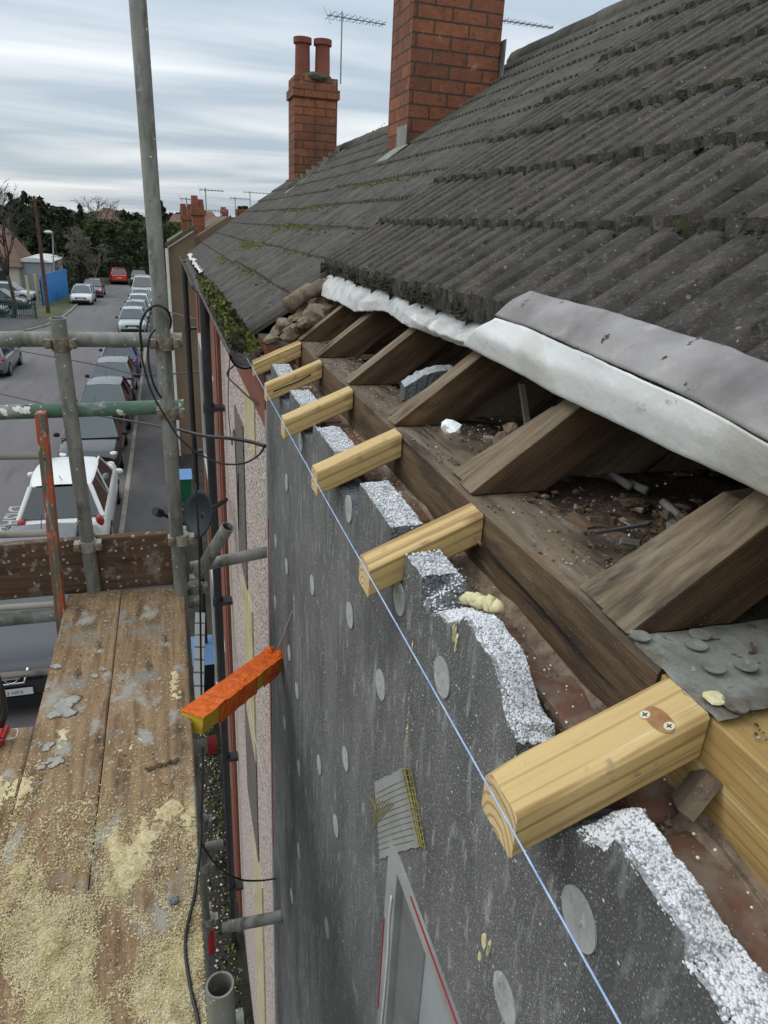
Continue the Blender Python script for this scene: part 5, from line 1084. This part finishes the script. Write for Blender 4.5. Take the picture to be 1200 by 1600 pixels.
# ================================================================== CARS
def car(x, yfront, L, W, H, col, label, rear=False, glass='screen', hatch=.35, hood=1.0, plate='AB', suv=False, name='parked_car', z0=None, detail=False, cat='car', grp='cars parked along the kerb', ang=0, van=False):
    z0 = ZR if z0 is None else z0
    root = thing(name, (x, yfront, z0), label, cat, grp)
    pm = paint('car_paint', col); hw = W / 2; oz = z0
    def T_(p):                                       # local: front at y=0, length +y
        lx, ly, lz = p
        if rear: lx, ly = -lx, L - ly
        if ang: ca, sa = math.cos(ang), math.sin(ang); lx, ly = lx * ca - ly * sa, lx * sa + ly * ca
        return (x + lx, yfront + ly, oz + lz)
    flip = rear is True
    belt = H * .62
    y1 = hood; y2 = hood + (.75 if not van else .5); y3 = L - (.55 if hatch < .5 else .95); y4 = L - .12 if hatch < .5 else L - .45
    if van: y3, y4 = L - .15, L - .08
    hn = H * .50 if not suv else H * .56
    stn = [(0, .80, hn - .14, .30), (.05, .88, hn - .06, .22), (.18, .95, hn, .18), (.5, .985, hn + .06, .18), (y1, 1, belt - .02, .18), (y1 + .5, 1, belt, .18), (L * .6, 1, belt + .01, .18), (y4 - .5, 1, belt + .03, .18), (L - .25, .97, belt + .02, .2), (L - .06, .92, belt - .05, .24), (L, .84, belt - .14, .30)]
    b_ = MB(); rows = []
    for (y, wf, h, zb) in stn:
        w_ = hw * wf; r_ = [(w_ * .86, y, zb), (w_ * .97, y, zb + .06), (w_, y, zb + (h - zb) * .45), (w_ * .985, y, h - .12), (w_ * .93, y, h - .04), (w_ * .80, y, h), (w_ * .4, y, h + .025), (0, y, h + .035)]
        r_ = r_ + [(-a, c_, d_) for a, c_, d_ in reversed(r_[:-1])]; rows.append(r_)
    m_ = 15; vs = [T_(p) for r_ in rows for p in r_]
    b_.add(vs, [(a * m_ + j, a * m_ + j + 1, (a + 1) * m_ + j + 1, (a + 1) * m_ + j) for a in range(len(stn) - 1) for j in range(m_ - 1)], 0, True)
    b_.add([T_(p) for p in rows[0]], [tuple(range(m_))], 0, True); b_.add([T_(p) for p in rows[-1]], [tuple(reversed(range(m_)))], 0, True)
    # roof panel and pillars
    wr = hw * .72; wb = hw * .93; zt = H; bz = belt - .01
    def P4(y, zf, wf): return (wf, y, zf)
    rf = [(wr * .9, y2, zt - .05), (wr, (y2 + y3) / 2, zt), (wr * .93, y3, zt - .045)]
    nrow = []
    for k_ in range(9):
        f_ = k_ / 8; y = y2 + (y3 - y2) * f_; zz = zt - .05 * (2 * f_ - 1) ** 2; ww = wr * (1 - .08 * (2 * f_ - 1) ** 2)
        nrow.append([(ww, y, zz - .035), (ww * .88, y, zz), (ww * .4, y, zz + .02), (0, y, zz + .025), (-ww * .4, y, zz + .02), (-ww * .88, y, zz), (-ww, y, zz - .035)])
    b_.add([T_(p) for r_ in nrow for p in r_], [(a * 7 + j, a * 7 + j + 1, (a + 1) * 7 + j + 1, (a + 1) * 7 + j) for a in range(8) for j in range(6)], 0, True)
    def strip(p, q, t_=.05): b_.tube(T_(p), T_(q), t_ * .6, 6, 0)
    for s_ in (-1, 1):
        strip((s_ * wb * .97, y1 + .03, bz), (s_ * wr * .93, y2, zt - .06)); strip((s_ * wb * .97, y4, bz), (s_ * wr * .9, y3, zt - .07), .09)
        strip((s_ * wb * 1.0, (y1 + y4) / 2 + .1, bz), (s_ * wr * .99, (y2 + y3) / 2, zt - .045), .05); strip((s_ * wr * .93, y2, zt - .06), (s_ * wr * .9, y3, zt - .07), .05)
    bo = b_.build('body', pm, root)
    # glazing
    def pane(nm, P, m): g_ = MB(); g_.add([T_(p) for p in P], [tuple(range(len(P)))]); return g_.build(nm, M[m], root)
    e = .0
    n_ = 6
    g_ = MB(); ws = []
    for k_ in range(n_ + 1):
        f_ = k_ / n_; y = y1 + (y2 - y1) * f_; zz = bz + .02 + (zt - .065 - bz) * f_; ww = (wb * .96) * (1 - f_) + wr * .92 * f_
        ws.append([(ww * s, y - .10 * (1 - s * s) * (1 - f_), zz + .012 * (1 - s * s)) for s in (-1, -.6, 0, .6, 1)])
    g_.add([T_(p) for r_ in ws for p in r_], [(a * 5 + j, a * 5 + j + 1, (a + 1) * 5 + j + 1, (a + 1) * 5 + j) for a in range(n_) for j in range(4)], 0, True)
    wso = g_.build('windscreen', M[glass], root)
    if detail or not rear:
        g_ = MB()
        for s in (-.45, .3): g_.tube(T_((wb * s, y1 - .07, bz + .03)), T_((wb * (s + .5), y1 + .02, bz + .05)), .008, 5)
        g_.build('wiper', M['trim'], wso)
    g_ = MB(); ws = []
    for k_ in range(5):
        f_ = k_ / 4; y = y4 + (y3 - y4) * f_; zz = bz + .03 + (zt - .07 - bz - .03) * f_; ww = (wb * .90) * (1 - f_) + wr * .88 * f_
        ws.append([(ww * s, y + .04 * (1 - s * s), zz) for s in (-1, -.5, 0, .5, 1)])
    g_.add([T_(p) for r_ in ws for p in r_], [(a * 5 + j, a * 5 + j + 1, (a + 1) * 5 + j + 1, (a + 1) * 5 + j) for a in range(4) for j in range(4)], 0, True); g_.build('rear_window', M['glass'], root)
    for s_ in (-1, 1):
        pane('side_window', [(s_ * wb * .985, y1 + .12, bz), (s_ * wb * .99, y4 - .05, bz), (s_ * wr * .94, y3 - .02, zt - .075), (s_ * wr * .96, y2 + .03, zt - .075)], 'glass')
        for yw in (.78, L - .78):
            w_ = MB(); w_.tube(T_((s_ * (hw - .20), yw, .31)), T_((s_ * (hw + .006), yw, .31)), .315, 22); wo = w_.build('wheel', M['tyre'], root)
            w_ = MB(); w_.tube(T_((s_ * (hw + .004), yw, .31)), T_((s_ * (hw + .014), yw, .31)), .20, 18); w_.build('rim', M['rim'], wo)
        h_ = MB(); zz = hn - .10; h_.blob((0, 0, 0), 1, (1, 1, 1), 0, 0, 1, sm=True)
        vsh = [T_((s_ * hw * .70 + p[0] * .18, .135 + p[1] * .10 + abs(p[0]) * .04, zz + p[2] * .09 + .05 * p[0] * s_)) for p in h_.v]; h_.v = vsh; h_.build('headlight', M['lamp'], root)
        h_ = MB(); h_.blob((0, 0, 0), 1, (1, 1, 1), 0, 0, 1, sm=True); h_.v = [T_((s_ * hw * .83 + p[0] * .09, L - .085 + p[1] * .07, belt - .10 + p[2] * (.16 if suv else .12))) for p in h_.v]; h_.build('tail_light', M['tail'], root)
        h_ = MB(); h_.blob((0, 0, 0), 1, (1, 1, 1), 0, 0, 1, sm=True); h_.v = [T_((s_ * (hw + .09) + p[0] * .10, y1 + .30 + p[1] * .06, bz + .05 + p[2] * .075)) for p in h_.v]; h_.build('mirror', pm if detail else M['trim'], root)
    g_ = MB(); g_.v = []; 
    def lbox(mb_, x0, x1, ya, yb, za, zb, mi=0):
        P = [T_(p) for p in ((x0, ya, za), (x1, ya, za), (x1, yb, za), (x0, yb, za), (x0, ya, zb), (x1, ya, zb), (x1, yb, zb), (x0, yb, zb))]; mb_.add(P, [(0, 3, 2, 1), (4, 5, 6, 7), (0, 1, 5, 4), (1, 2, 6, 5), (2, 3, 7, 6), (3, 0, 4, 7)], mi)
    lbox(g_, -hw * .45, hw * .45, -.012, .1, hn - .24, hn - .10)
    if detail:
        for k_ in range(5): lbox(g_, -hw * .44, hw * .44, -.018, 0, hn - .235 + .028 * k_, hn - .228 + .028 * k_)
    gr = g_.build('grille', M['trim'], root)
    g_ = MB(); lbox(g_, -hw * .78, hw * .78, -.03, .12, .24, .40); g_.build('bumper_trim', M['trim'], root); g_ = MB(); lbox(g_, -hw * .8, hw * .8, L - .12, L + .02, .26, .42); g_.build('bumper_trim', M['trim'], root)
    g_ = MB(); lbox(g_, -.26, .26, -.045, -.028, .44, .55); fp = g_.build('number_plate', M['platewhite'], root)
    g_ = MB(); lbox(g_, -.26, .26, L + .012, L + .026, .62, .73); rpn = g_.build('number_plate', M['plateyellow'], root)
    if plate and detail and not rear:
        text_mesh(plate, .085, M['trim'], 'plate_lettering', Vector((1, 0, 0)), Vector((0, 0, 1)), Vector(T_((-.235, -.047, .46))), fp)
    g_ = MB(); g_.tube(T_((0, y3 - .25, zt)), T_((0, y3 + .0, zt + .16)), .008, 5); g_.build('aerial', M['trim'], root)
    return root, T_, hn, belt
# near kerb row, front to back
XK = -2.5
r1, T1, hn1, _ = car(-2.52, 9.55, 4.3, 1.82, 1.60, (.018, .019, .022), 'dark grey car facing the camera, nearest of the kerb row, partly under the boards', suv=True, detail=True, glass='screen', plate='BT13 HFX', hood=1.15)
g_ = MB()                                            # badge ring with bar on a chrome chevron
def loc(a): return Vector(T1(a))
ring = [loc((.085 * math.cos(i * .2618), -.05, hn1 - .15 + .085 * math.sin(i * .2618))) for i in range(25)]; g_.path(ring, .012, 6)
g_.obox(loc((-.12, -.062, hn1 - .168)), (.24, 0, 0), (0, .02, 0), (0, 0, .036)); g_.build('badge', M['chrome'], r1)
g_ = MB(); g_.path([loc((-.24, -.02, hn1 - .02)), loc((-.16, -.04, hn1 - .25)), loc((.16, -.04, hn1 - .25)), loc((.24, -.02, hn1 - .02))], .018, 8); g_.build('grille_trim', M['chrome'], r1)
car(-2.46, 14.75, 4.35, 1.82, 1.66, (.66, .66, .63), 'white car seen from behind, parked behind the dark grey one', rear=True, suv=True, detail=True, glass='glass', hood=1.1)
car(-2.46, 20.4, 4.0, 1.72, 1.44, (.016, .017, .02), 'black hatchback facing the camera with pale oval headlights, beyond the white car')
car(-2.42, 24.8, 3.8, 1.70, 1.44, (.025, .03, .036), 'dark slate hatchback behind the green rail, two ahead of the white car', hood=.9)
car(-2.40, 29.0, 3.9, 1.70, 1.44, (.045, .052, .056), 'grey hatchback right behind the dark blue car')
car(-2.36, 34.0, 3.8, 1.68, 1.45, (.035, .06, .22), 'blue hatchback seen from behind with red tail lights', rear=True)
car(-2.30, 47.6, 4.1, 1.74, 1.48, (.33, .38, .40), 'silver-blue hatchback, first car beyond the gap in the kerb row')
car(-2.25, 52.3, 4.1, 1.74, 1.45, (.24, .27, .28), 'mid grey car second beyond the gap in the kerb row')
car(-2.2, 57.0, 4.1, 1.74, 1.45, (.50, .52, .54), 'pale silver car third beyond the gap in the kerb row')
car(-2.15, 61.6, 4.1, 1.74, 1.45, (.30, .36, .36), 'greenish silver car fourth beyond the gap in the kerb row')
car(-2.1, 66.6, 4.8, 1.9, 2.1, (.62, .58, .47), 'cream van at the far end of the kerb row', van=True, hood=.8, name='parked_van', cat='van')
GL = 'cars on the far side of the street'
car(-6.9, 64.0, 4.2, 1.75, 1.45, (.55, .57, .58), 'silver car facing the camera alone on the left side of the road', grp=GL)
car(-6.55, 70.0, 4.1, 1.75, 1.5, (.10, .025, .035), 'dark red car tucked behind the silver one on the left side', grp=GL)
car(-5.0, 85.0, 4.3, 1.75, 1.65, (.52, .035, .035), 'red van-like car at the foot of the tall hedge', grp=GL, ang=.12, rear=True)
car(-3.0, 84.0, 4.1, 1.75, 1.5, (.03, .045, .04), 'dark car at the foot of the tall hedge beside the red one', grp=GL)
car(-7.95, 34.4, 4.2, 1.76, 1.5, (.13, .135, .14), 'grey car half cut off at the left edge of the photo', grp=GL, rear=True)
GP = 'cars in the yard on the left'
car(-10.2, 60.5, 4.6, 1.8, 1.5, (.02, .032, .03), 'dark green estate car side-on behind the green fence', grp=GP, ang=1.45)
car(-10.6, 66.5, 4.4, 1.8, 1.45, (.42, .44, .45), 'silver car side-on behind the dark green estate', grp=GP, ang=1.4)
car(-10.9, 55.8, 4.2, 1.8, 1.45, (.025, .03, .04), 'dark blue car at the left edge behind the green fence', grp=GP, ang=1.5)

# ================================================================== BACKGROUND
# brown gable building with chimneys
gb = thing('gable_house', (.9, 24, G), 'brown rendered gable house standing forward at the far end of the terrace', 'house', 'houses beyond the terrace')
def bp(px, py, Y=22): return pt(px, py, 1, Y)
a, b_, c_ = bp(263, 388), bp(304, 362), bp(304, 388)
w = MB(); zt = a.z; w.prism([(a.x, 22, G), (a.x, 22, a.z), (b_.x, 22, b_.z), (b_.x + .02, 22, G)], (0, 9, 0)); w.build('wall', M['renderbrown'], gb)
w = MB(); w.obox((a.x - .08, 21.9, a.z), (b_.x - a.x + .1, 0, (b_.z - a.z) + .08), (0, .35, 0), (0, 0, .12)); w.build('coping', M['flaunch'], gb)
w = MB(); w.tube((a.x - .05, 21.9, a.z), (a.x - .05, 21.9, G), .04, 8); w.build('downpipe', M['whitepaint'], gb)
d_ = bp(430, 300, 23); w = MB(); w.prism([(b_.x, 23, G), (b_.x, 23, b_.z - .2), (bp(357, 338, 23).x, 23, bp(357, 338, 23).z), (3.0, 23, bp(357, 338, 23).z - .3), (3.0, 23, G)], (0, 7, 0)); w.build('wall', M['renderbrown'], gb)
def stack(parent, px0, px1, pyb, pyt, Y, npots, dep=1.0, potpix=14):
    p0, p1 = pt(px0, pyb, 1, Y), pt(px1, pyt, 1, Y); c = MB(); c.box(p0.x, p1.x, Y, Y + dep, p0.z - .6, p1.z); c.box(p0.x - .05, p1.x + .05, Y - .05, Y + dep + .05, p1.z - .25, p1.z - .1)
    ch = c.build('chimney', M['chimbrick'], parent); h = potpix * Y / 1020
    for i in range(npots):
        f_ = (i + .5) / npots; p = MB(); p.tube((p0.x + (p1.x - p0.x) * f_, Y + .3 + .3 * (i % 2), p1.z), (p0.x + (p1.x - p0.x) * f_, Y + .3 + .3 * (i % 2), p1.z + h * (1 - .3 * (i % 2))), .12, 10, r1=.1); p.build('chimney_pot', M['pot'], ch)
stack(gb, 302, 319, 362, 323, 24, 2, .8, 13); stack(gb, 286, 301, 372, 332, 28, 3, 1.2, 10)
stack(gb, 348, 357, 345, 334, 30, 2, .6, 8)
fh = thing('gable_house', (3.2, 42, G), 'farther red roofed house with a squat chimney above the terrace roof edge', 'house', 'houses beyond the terrace')
q = pt(352, 340, 1, 42); q2 = pt(390, 332, 1, 42)
w = MB(); w.prism([(q.x - 2, 42, q.z - 1.2), (q.x, 42, q.z), (q2.x + 3, 42, q2.z), (q2.x + 3, 42, G), (q.x - 2, 42, G)], (0, 8, 0)); w.build('wall', M['roofred'], fh); stack(fh, 371, 386, 345, 327, 41.5, 0, .8)
mb = MB()
for i in range(160): p = pt(372 + rg.random() * 15, 325 + rg.uniform(-2, 2), 1, 41.6); mb.card(p, .10, rg)
mb.build('ivy', M['leafhedge'], fh)
for (px, py, h, L, an, Y, lab) in ((322, 320, .8, .8, .1, 26, 'tv aerial above the red chimney pots, right one'), (293, 342, 1.0, .9, .5, 28, 'tv aerial above the red chimney pots, left one'), (345, 345, .7, .8, 2.8, 30, 'small tv aerial leaning left between the far chimneys'), (368, 335, 1.0, .9, 0, 34, 'tv aerial left of the squat chimney'), (391, 328, 1.1, 1.2, .1, 36, 'tv aerial right of the squat chimney')):
    p = pt(px, py, 1, Y); aerial((p.x, p.y, p.z - .3), h, L, an, lab, r=.018, n=7, el=.25)

# far houses on the left
def far_house(x0, x1, y0, y1, ze, zr, label, wm='creamwall', name='far_house', axis='x', wins=()):
    root = thing(name, ((x0 + x1) / 2, y0, G), label, 'house', 'distant houses'); w = MB(); w.box(x0, x1, y0, y1, G, ze); w.build('wall', M[wm], root)
    w = MB(); ym = (y0 + y1) / 2; e = .4
    w.add([(x0 - e, y0 - e, ze), (x1 + e, y0 - e, ze), (x1 + e, y1 + e, ze), (x0 - e, y1 + e, ze), (x0 + 1.2, ym, zr), (x1 - 1.2, ym, zr)], [(0, 1, 5, 4), (1, 2, 5), (2, 3, 4, 5), (3, 0, 4), (0, 3, 2, 1)]); w.build('roof', M['roofred'], root)
    for (a, b__, c_, d__) in wins: w = MB(); w.box(a, b__, y0 - .05, y0 + .02, c_, d__); w.build('window', M['glass'], root)
    return root
hz0, hz1 = pt(-90, 412, 1, 74), pt(30, 412, 1, 74); hzt = pt(10, 352, 1, 77).z
far_house(hz0.x, hz1.x, 73, 81, hz0.z, hzt, 'distant cream house with a brown hipped roof at the left edge', wins=((hz1.x - 1.9, hz1.x - .9, hz0.z - 1.2, hz0.z - .35), (hz1.x - 4.4, hz1.x - 3.4, hz0.z - 1.2, hz0.z - .35)))
far_house(-12.2, -8.2, 150, 158, -1.6, 1.2, 'distant roof showing over the hedge right of the left conifers', 'roofred')
far_house(1, 12, 175, 187, -1.4, .9, 'distant terrace roof showing just above the tall hedge', 'roofred')
far_house(6, 10, 140, 150, -.8, 1.5, 'distant grey-pink block right of the tall pole', 'renderbrown')
# container, hoarding, fence, posts
ct = thing('site_cabin', (-12, 66, G), 'grey clad shed with a pale curved roof behind the blue hoarding', 'shed')
a, b_ = pt(25, 478, 2, G), pt(85, 455, 2, G)
w = MB(); w.box(-13.2, -10.2, 74, 82, G, G + 2.7); w.build('wall', M['greymetal'], ct)
w = MB(); n = 10; P = [(-13.3 + 3.2 * i / n, 73.8, G + 2.7 + .35 * math.sin(math.pi * i / n)) for i in range(n + 1)]; w.prism(P + [(-10.1, 73.8, G + 2.66), (-13.3, 73.8, G + 2.66)], (0, 8.4, 0)); w.build('roof', M['whitepaint'], ct)
hd = thing('blue_hoarding', (-8.9, 66, G), 'bright blue hoarding panels beside the brown pole', 'hoarding')
for i in range(4):
    p0 = Vector((-9.45 + .22 * i, 62.0 + 2.15 * i, G + .1)); p1 = Vector((-9.23 + .22 * i, 64.1 + 2.15 * i, G + .1)); w = MB(); w.obox(p0, p1 - p0, (.04, -.01, 0), (0, 0, 2.3)); w.build('panel', M['bluehoard'], hd)
for i in range(5): MB().box(-9.50 + .22 * i, -9.44 + .22 * i, 61.9 + 2.15 * i, 61.98 + 2.15 * i, G, G + 2.1).build('post', M['trim'], hd)
gf = thing('green_fence', (-10.5, 54.5, G), 'low dark green railing fence in front of the parked yard cars', 'fence')
w = MB()
for i in range(40): w.box(-14.4 + .14 * i, -14.36 + .14 * i, 54.5, 54.54, G + .1, G + 1.15)
w.box(-14.5, -8.8, 54.49, 54.55, G + 1.0, G + 1.06); w.box(-14.5, -8.8, 54.49, 54.55, G + .25, G + .31); w.build('railing', M['greenfence'], gf)
for i in range(5): MB().box(-14.5 + 1.4 * i, -14.4 + 1.4 * i, 54.45, 54.58, G, G + 1.25).build('post', M['greenfence'], gf)
for px, py, lab in ((47, 480, 'pale striped post left of the blue hoarding'), (60, 476, 'pale striped post right against the blue hoarding')):
    p = pt(px, py, 2, G + .1); w = MB(); w.box(p.x - .08, p.x + .08, p.y, p.y + .16, G, G + 2.4); tag(w.build('marker_post', M['cream']), lab, 'post')
# brown pole and street lamp
p = pt(76, 492, 2, G); tp_ = pt(53, 306, 1, p.y); w = MB(); w.tube(p, (tp_.x, p.y, tp_.z), .15, 12, r1=.09)
for z_ in (.3, .7): w.tube((tp_.x - .35, p.y - .1, tp_.z - z_), (tp_.x + .35, p.y - .1, tp_.z - z_), .03, 6)
pole = w.build('telegraph_pole', M['polebrown']); tag(pole, 'tall brown wooden telegraph pole on the left corner pavement', 'telegraph pole')
lp = thing('street_lamp', (-8.0, 69.5, G), 'grey street lamp with a bright white head above the blue hoarding', 'street lamp')
p = pt(86, 470, 2, G); tpz = pt(80, 365, 1, p.y); w = MB(); w.tube(p, (tpz.x + .1, p.y, tpz.z), .07, 10, r1=.05); w.tube((tpz.x + .1, p.y, tpz.z), (tpz.x - .1, p.y - .4, tpz.z + .1), .04, 8); w.build('column', M['greymetal'], lp)
w = MB(); w.blob((tpz.x - .15, p.y - .4, tpz.z + .12), .32, (1.2, .8, .4), .03, 0, 1, sm=True); w.build('lamp_head', M['whitepaint'], lp)

# trees
def cards(mb, c, rad, n, size, rg, shell=.5, mi=0, mi2=None):
    for i in range(n):
        d = Vector((rg.gauss(0, 1), rg.gauss(0, 1), rg.gauss(0, 1))).normalized(); r_ = shell + (1 - shell) * rg.random()
        p = Vector(c) + Vector((d.x * rad[0], d.y * rad[1], d.z * rad[2])) * r_
        mb.card(p, size * rg.uniform(.5, 1.3), rg, mi if mi2 is None or rg.random() < .6 else mi2)
def conifer(px, pyt, Y, wid, label, n=900, size=.35, m='leafdark', lean=0):
    t_ = pt(px, pyt, 1, Y); root = thing('conifer_tree', (t_.x, Y, G), label, 'conifer tree', 'conifers on the skyline'); H_ = t_.z - G; rg = random.Random(int(px * 7 + pyt))
    w = MB(); w.tube((t_.x, Y, G), (t_.x, Y, t_.z - .3), .25, 7, r1=.04); w.build('trunk', M['barkdark'], root)
    w = MB()
    nb_ = int(n / 14)
    for i in range(nb_):                              # drooping boughs, each a spray of cards
        f_ = rg.random() ** .75; z = t_.z - .2 - f_ * (H_ * .86); rr = wid * (.10 + .9 * f_ ** .7) * rg.uniform(.55, 1.12); a = rg.uniform(0, 6.28)
        for k_ in range(14):
            g_ = (k_ + rg.random()) / 14; w.card((t_.x + lean * (1 - f_) + math.cos(a + rg.gauss(0, .15)) * rr * g_, Y + math.sin(a) * rr * g_, z - .35 * rr * g_ * g_ + rg.gauss(0, .12)), size * rg.uniform(.5, 1.2), rg)
    w.build('foliage', M[m], root)
conifer(14, 296, 95, 2.2, 'tall narrow conifer farthest left', 1300)
conifer(27, 303, 93, 3.2, 'broad dark conifer, second from the left', 1500)
conifer(38, 297, 90, 2.8, 'ragged topped conifer just left of the brown pole', 1500)
conifer(62, 308, 88, 4.2, 'leaning dark conifer behind the brown pole', 2600, .4)
conifer(48, 333, 86, 4.2, 'dense conifer low between the leaning one and the ragged one', 1800, .4)
conifer(84, 350, 84, 3.6, 'rounded dark conifer behind the street lamp', 1500, .35)
conifer(122, 314, 118, 2.0, 'small pointed conifer rising above the hedge left of the bare crown', 1100)
conifer(195, 329, 125, 2.4, 'low rounded conifer rising above the middle of the hedge', 900)
conifer(252, 311, 110, 2.1, 'conifer half hidden behind the tall scaffold pole', 1300)
# tall hedge
hg = thing('conifer_hedge', (-3, 96, G), 'very tall dark green conifer hedge closing the end of the street', 'hedge')
rg = random.Random(55); w = MB(); core = MB()
xl, xr_ = -13.5, 6.0
def htop(x): return pt(150, 348, 1, 96).z - .1 + .30 * mnoise.noise(Vector((x * .5, 0, 0))) + .35 * mnoise.noise(Vector((x * 1.7, 3, 0))) + (.35 if x > -9 else -.8)
n = 60
for i in range(n):
    x0, x1 = xl + (xr_ - xl) * i / n, xl + (xr_ - xl) * (i + 1) / n; core.box(x0, x1, 95.2, 99, G, htop(x0) - .5)
core.build('dark_core', M['leafdark'], hg)  # solid dark boxes added as a core behind the leaf cards
for i in range(15000):
    x = rg.uniform(xl, xr_); top_ = htop(x); z = G + (top_ - G) * rg.random() ** .8
    bul = .8 * mnoise.noise(Vector((x * .55, 0, z * .35))) + .5 * mnoise.noise(Vector((x * 1.4, 4, z * 1.1)))
    y = 94.6 - bul + rg.random() * .5
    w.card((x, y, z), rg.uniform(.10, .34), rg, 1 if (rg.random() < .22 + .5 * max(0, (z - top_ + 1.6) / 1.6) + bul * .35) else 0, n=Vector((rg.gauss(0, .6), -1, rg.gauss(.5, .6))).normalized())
for i in range(2500):
    x = rg.uniform(xl, xr_); w.card((x, rg.uniform(94.5, 98), htop(x) + rg.gauss(-.1, .12)), rg.uniform(.08, .22), rg, 1 if rg.random() < .6 else 0)
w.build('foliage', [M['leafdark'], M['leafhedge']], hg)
def bare_tree(px, pyb, pyt, Y, spread, label, seed, m='bark', ivy=0, depth=6, thick=.16, lean=0.0, minr=.012, nb=3):
    b0_ = pt(px, pyb, 1, Y); t_ = pt(px, pyt, 1, Y); zb = G; rg = random.Random(seed); H_ = t_.z - zb
    root = thing('bare_tree', (b0_.x, Y, zb), label, 'bare tree', 'leafless trees'); w = MB()
    def grow(p, d, L, r_, lv):
        k_ = 3; P = [p]; q = p.copy(); dd = d.copy()
        for i in range(k_):
            dd = (dd + Vector((rg.gauss(0, .13), rg.gauss(0, .13), rg.gauss(0.02, .08)))).normalized(); q = q + dd * L / k_; P.append(q.copy())
        w.path(P, r_, 5 if lv < 2 else 3, taper=.45)
        if lv >= depth: return
        for j in range(nb if lv else nb + 1):
            ax = dd.orthogonal().normalized(); ax.rotate(Matrix.Rotation(rg.uniform(0, 6.28), 3, dd)); nd = (dd + ax * rg.uniform(.35, .95) * spread + Vector((0, 0, .12))).normalized()
            start = P[-1] if j < 2 or lv == 0 else P[rg.choice((1, 2))]
            grow(start, nd, L * rg.uniform(.6, .82), max(minr, r_ * .58), lv + 1)
    grow(Vector((b0_.x, Y, zb)), Vector((lean, 0, 1)).normalized(), H_ * .36, thick, 0)
    w.build('trunk', M[m], root)
    if ivy:
        w = MB()
        for i in range(ivy):
            f_ = rg.random(); a = rg.uniform(0, 6.28); rr = .55 * (1 - .4 * f_) * rg.uniform(.5, 1); w.card((b0_.x + math.cos(a) * rr, Y + math.sin(a) * rr, zb + f_ * H_ * .62), .12, rg)
        w.build('ivy', M['ivy'], root)
bare_tree(132, 455, 362, 77, 1.5, 'wide bare winter tree with ivy on its trunk in front of the hedge', 4, ivy=900, depth=6, thick=.22, minr=.03, nb=3)
bare_tree(150, 452, 395, 79, 1.1, 'smaller bare tree at the right side of the ivy clad one', 9, depth=4, thick=.14, minr=.022, nb=3)
bare_tree(22, 500, 300, 55, 1.0, 'bare dark tree at the left edge in front of the yard', 14, 'barkdark', depth=6, thick=.18, minr=.016, nb=3)
bare_tree(160, 345, 308, 135, 1.2, 'pale bare tree crown showing above the far hedge', 21, depth=5, thick=.25, minr=.035, nb=3)
bare_tree(60, 450, 320, 84, 1.2, 'bare tree among the conifers behind the brown pole', 33, depth=4, thick=.2, minr=.025, nb=3)
bt = MB(); rg = random.Random(91)
for i in range(9000):
    x = rg.uniform(-70, 70); hh = 7.6 + 1.5 * mnoise.noise(Vector((x * .12, 0, 0))) + .8 * mnoise.noise(Vector((x * .5, 3, 0)))
    bt.card((x, 230 + rg.uniform(-2, 2), G + hh * rg.random() ** .5), rg.uniform(.4, 1.1), rg, rg.randrange(2))
tag(bt.build('distant_trees', [M['leafdark'], M['ivy']]), 'low dark belt of distant trees along the horizon', 'trees', kind='stuff')
sh = MB(); rg = random.Random(66)
for i in range(1800): sh.card((rg.uniform(-9.3, -8.1), rg.uniform(72, 82), G + .1 + abs(rg.gauss(0, .9))), .16, rg)
tag(sh.build('undergrowth', M['ivy']), 'dark undergrowth behind the blue hoarding', 'undergrowth', kind='stuff')
s_ = MB()
for i in range(5): s_.tube((-14 + i * 5, 92.5, G), (-14 + i * 5, 92.5, G + 1.3), .04, 6)
for z in (.5, .9, 1.28): s_.tube((-14, 92.5, G + z), (6, 92.5, G + z), .025, 5)
tag(s_.build('rail_fence', M['trim']), 'thin dark rail fence along the foot of the tall hedge', 'fence')

for o in bpy.data.objects:
    if '_o' in o: del o['_o']
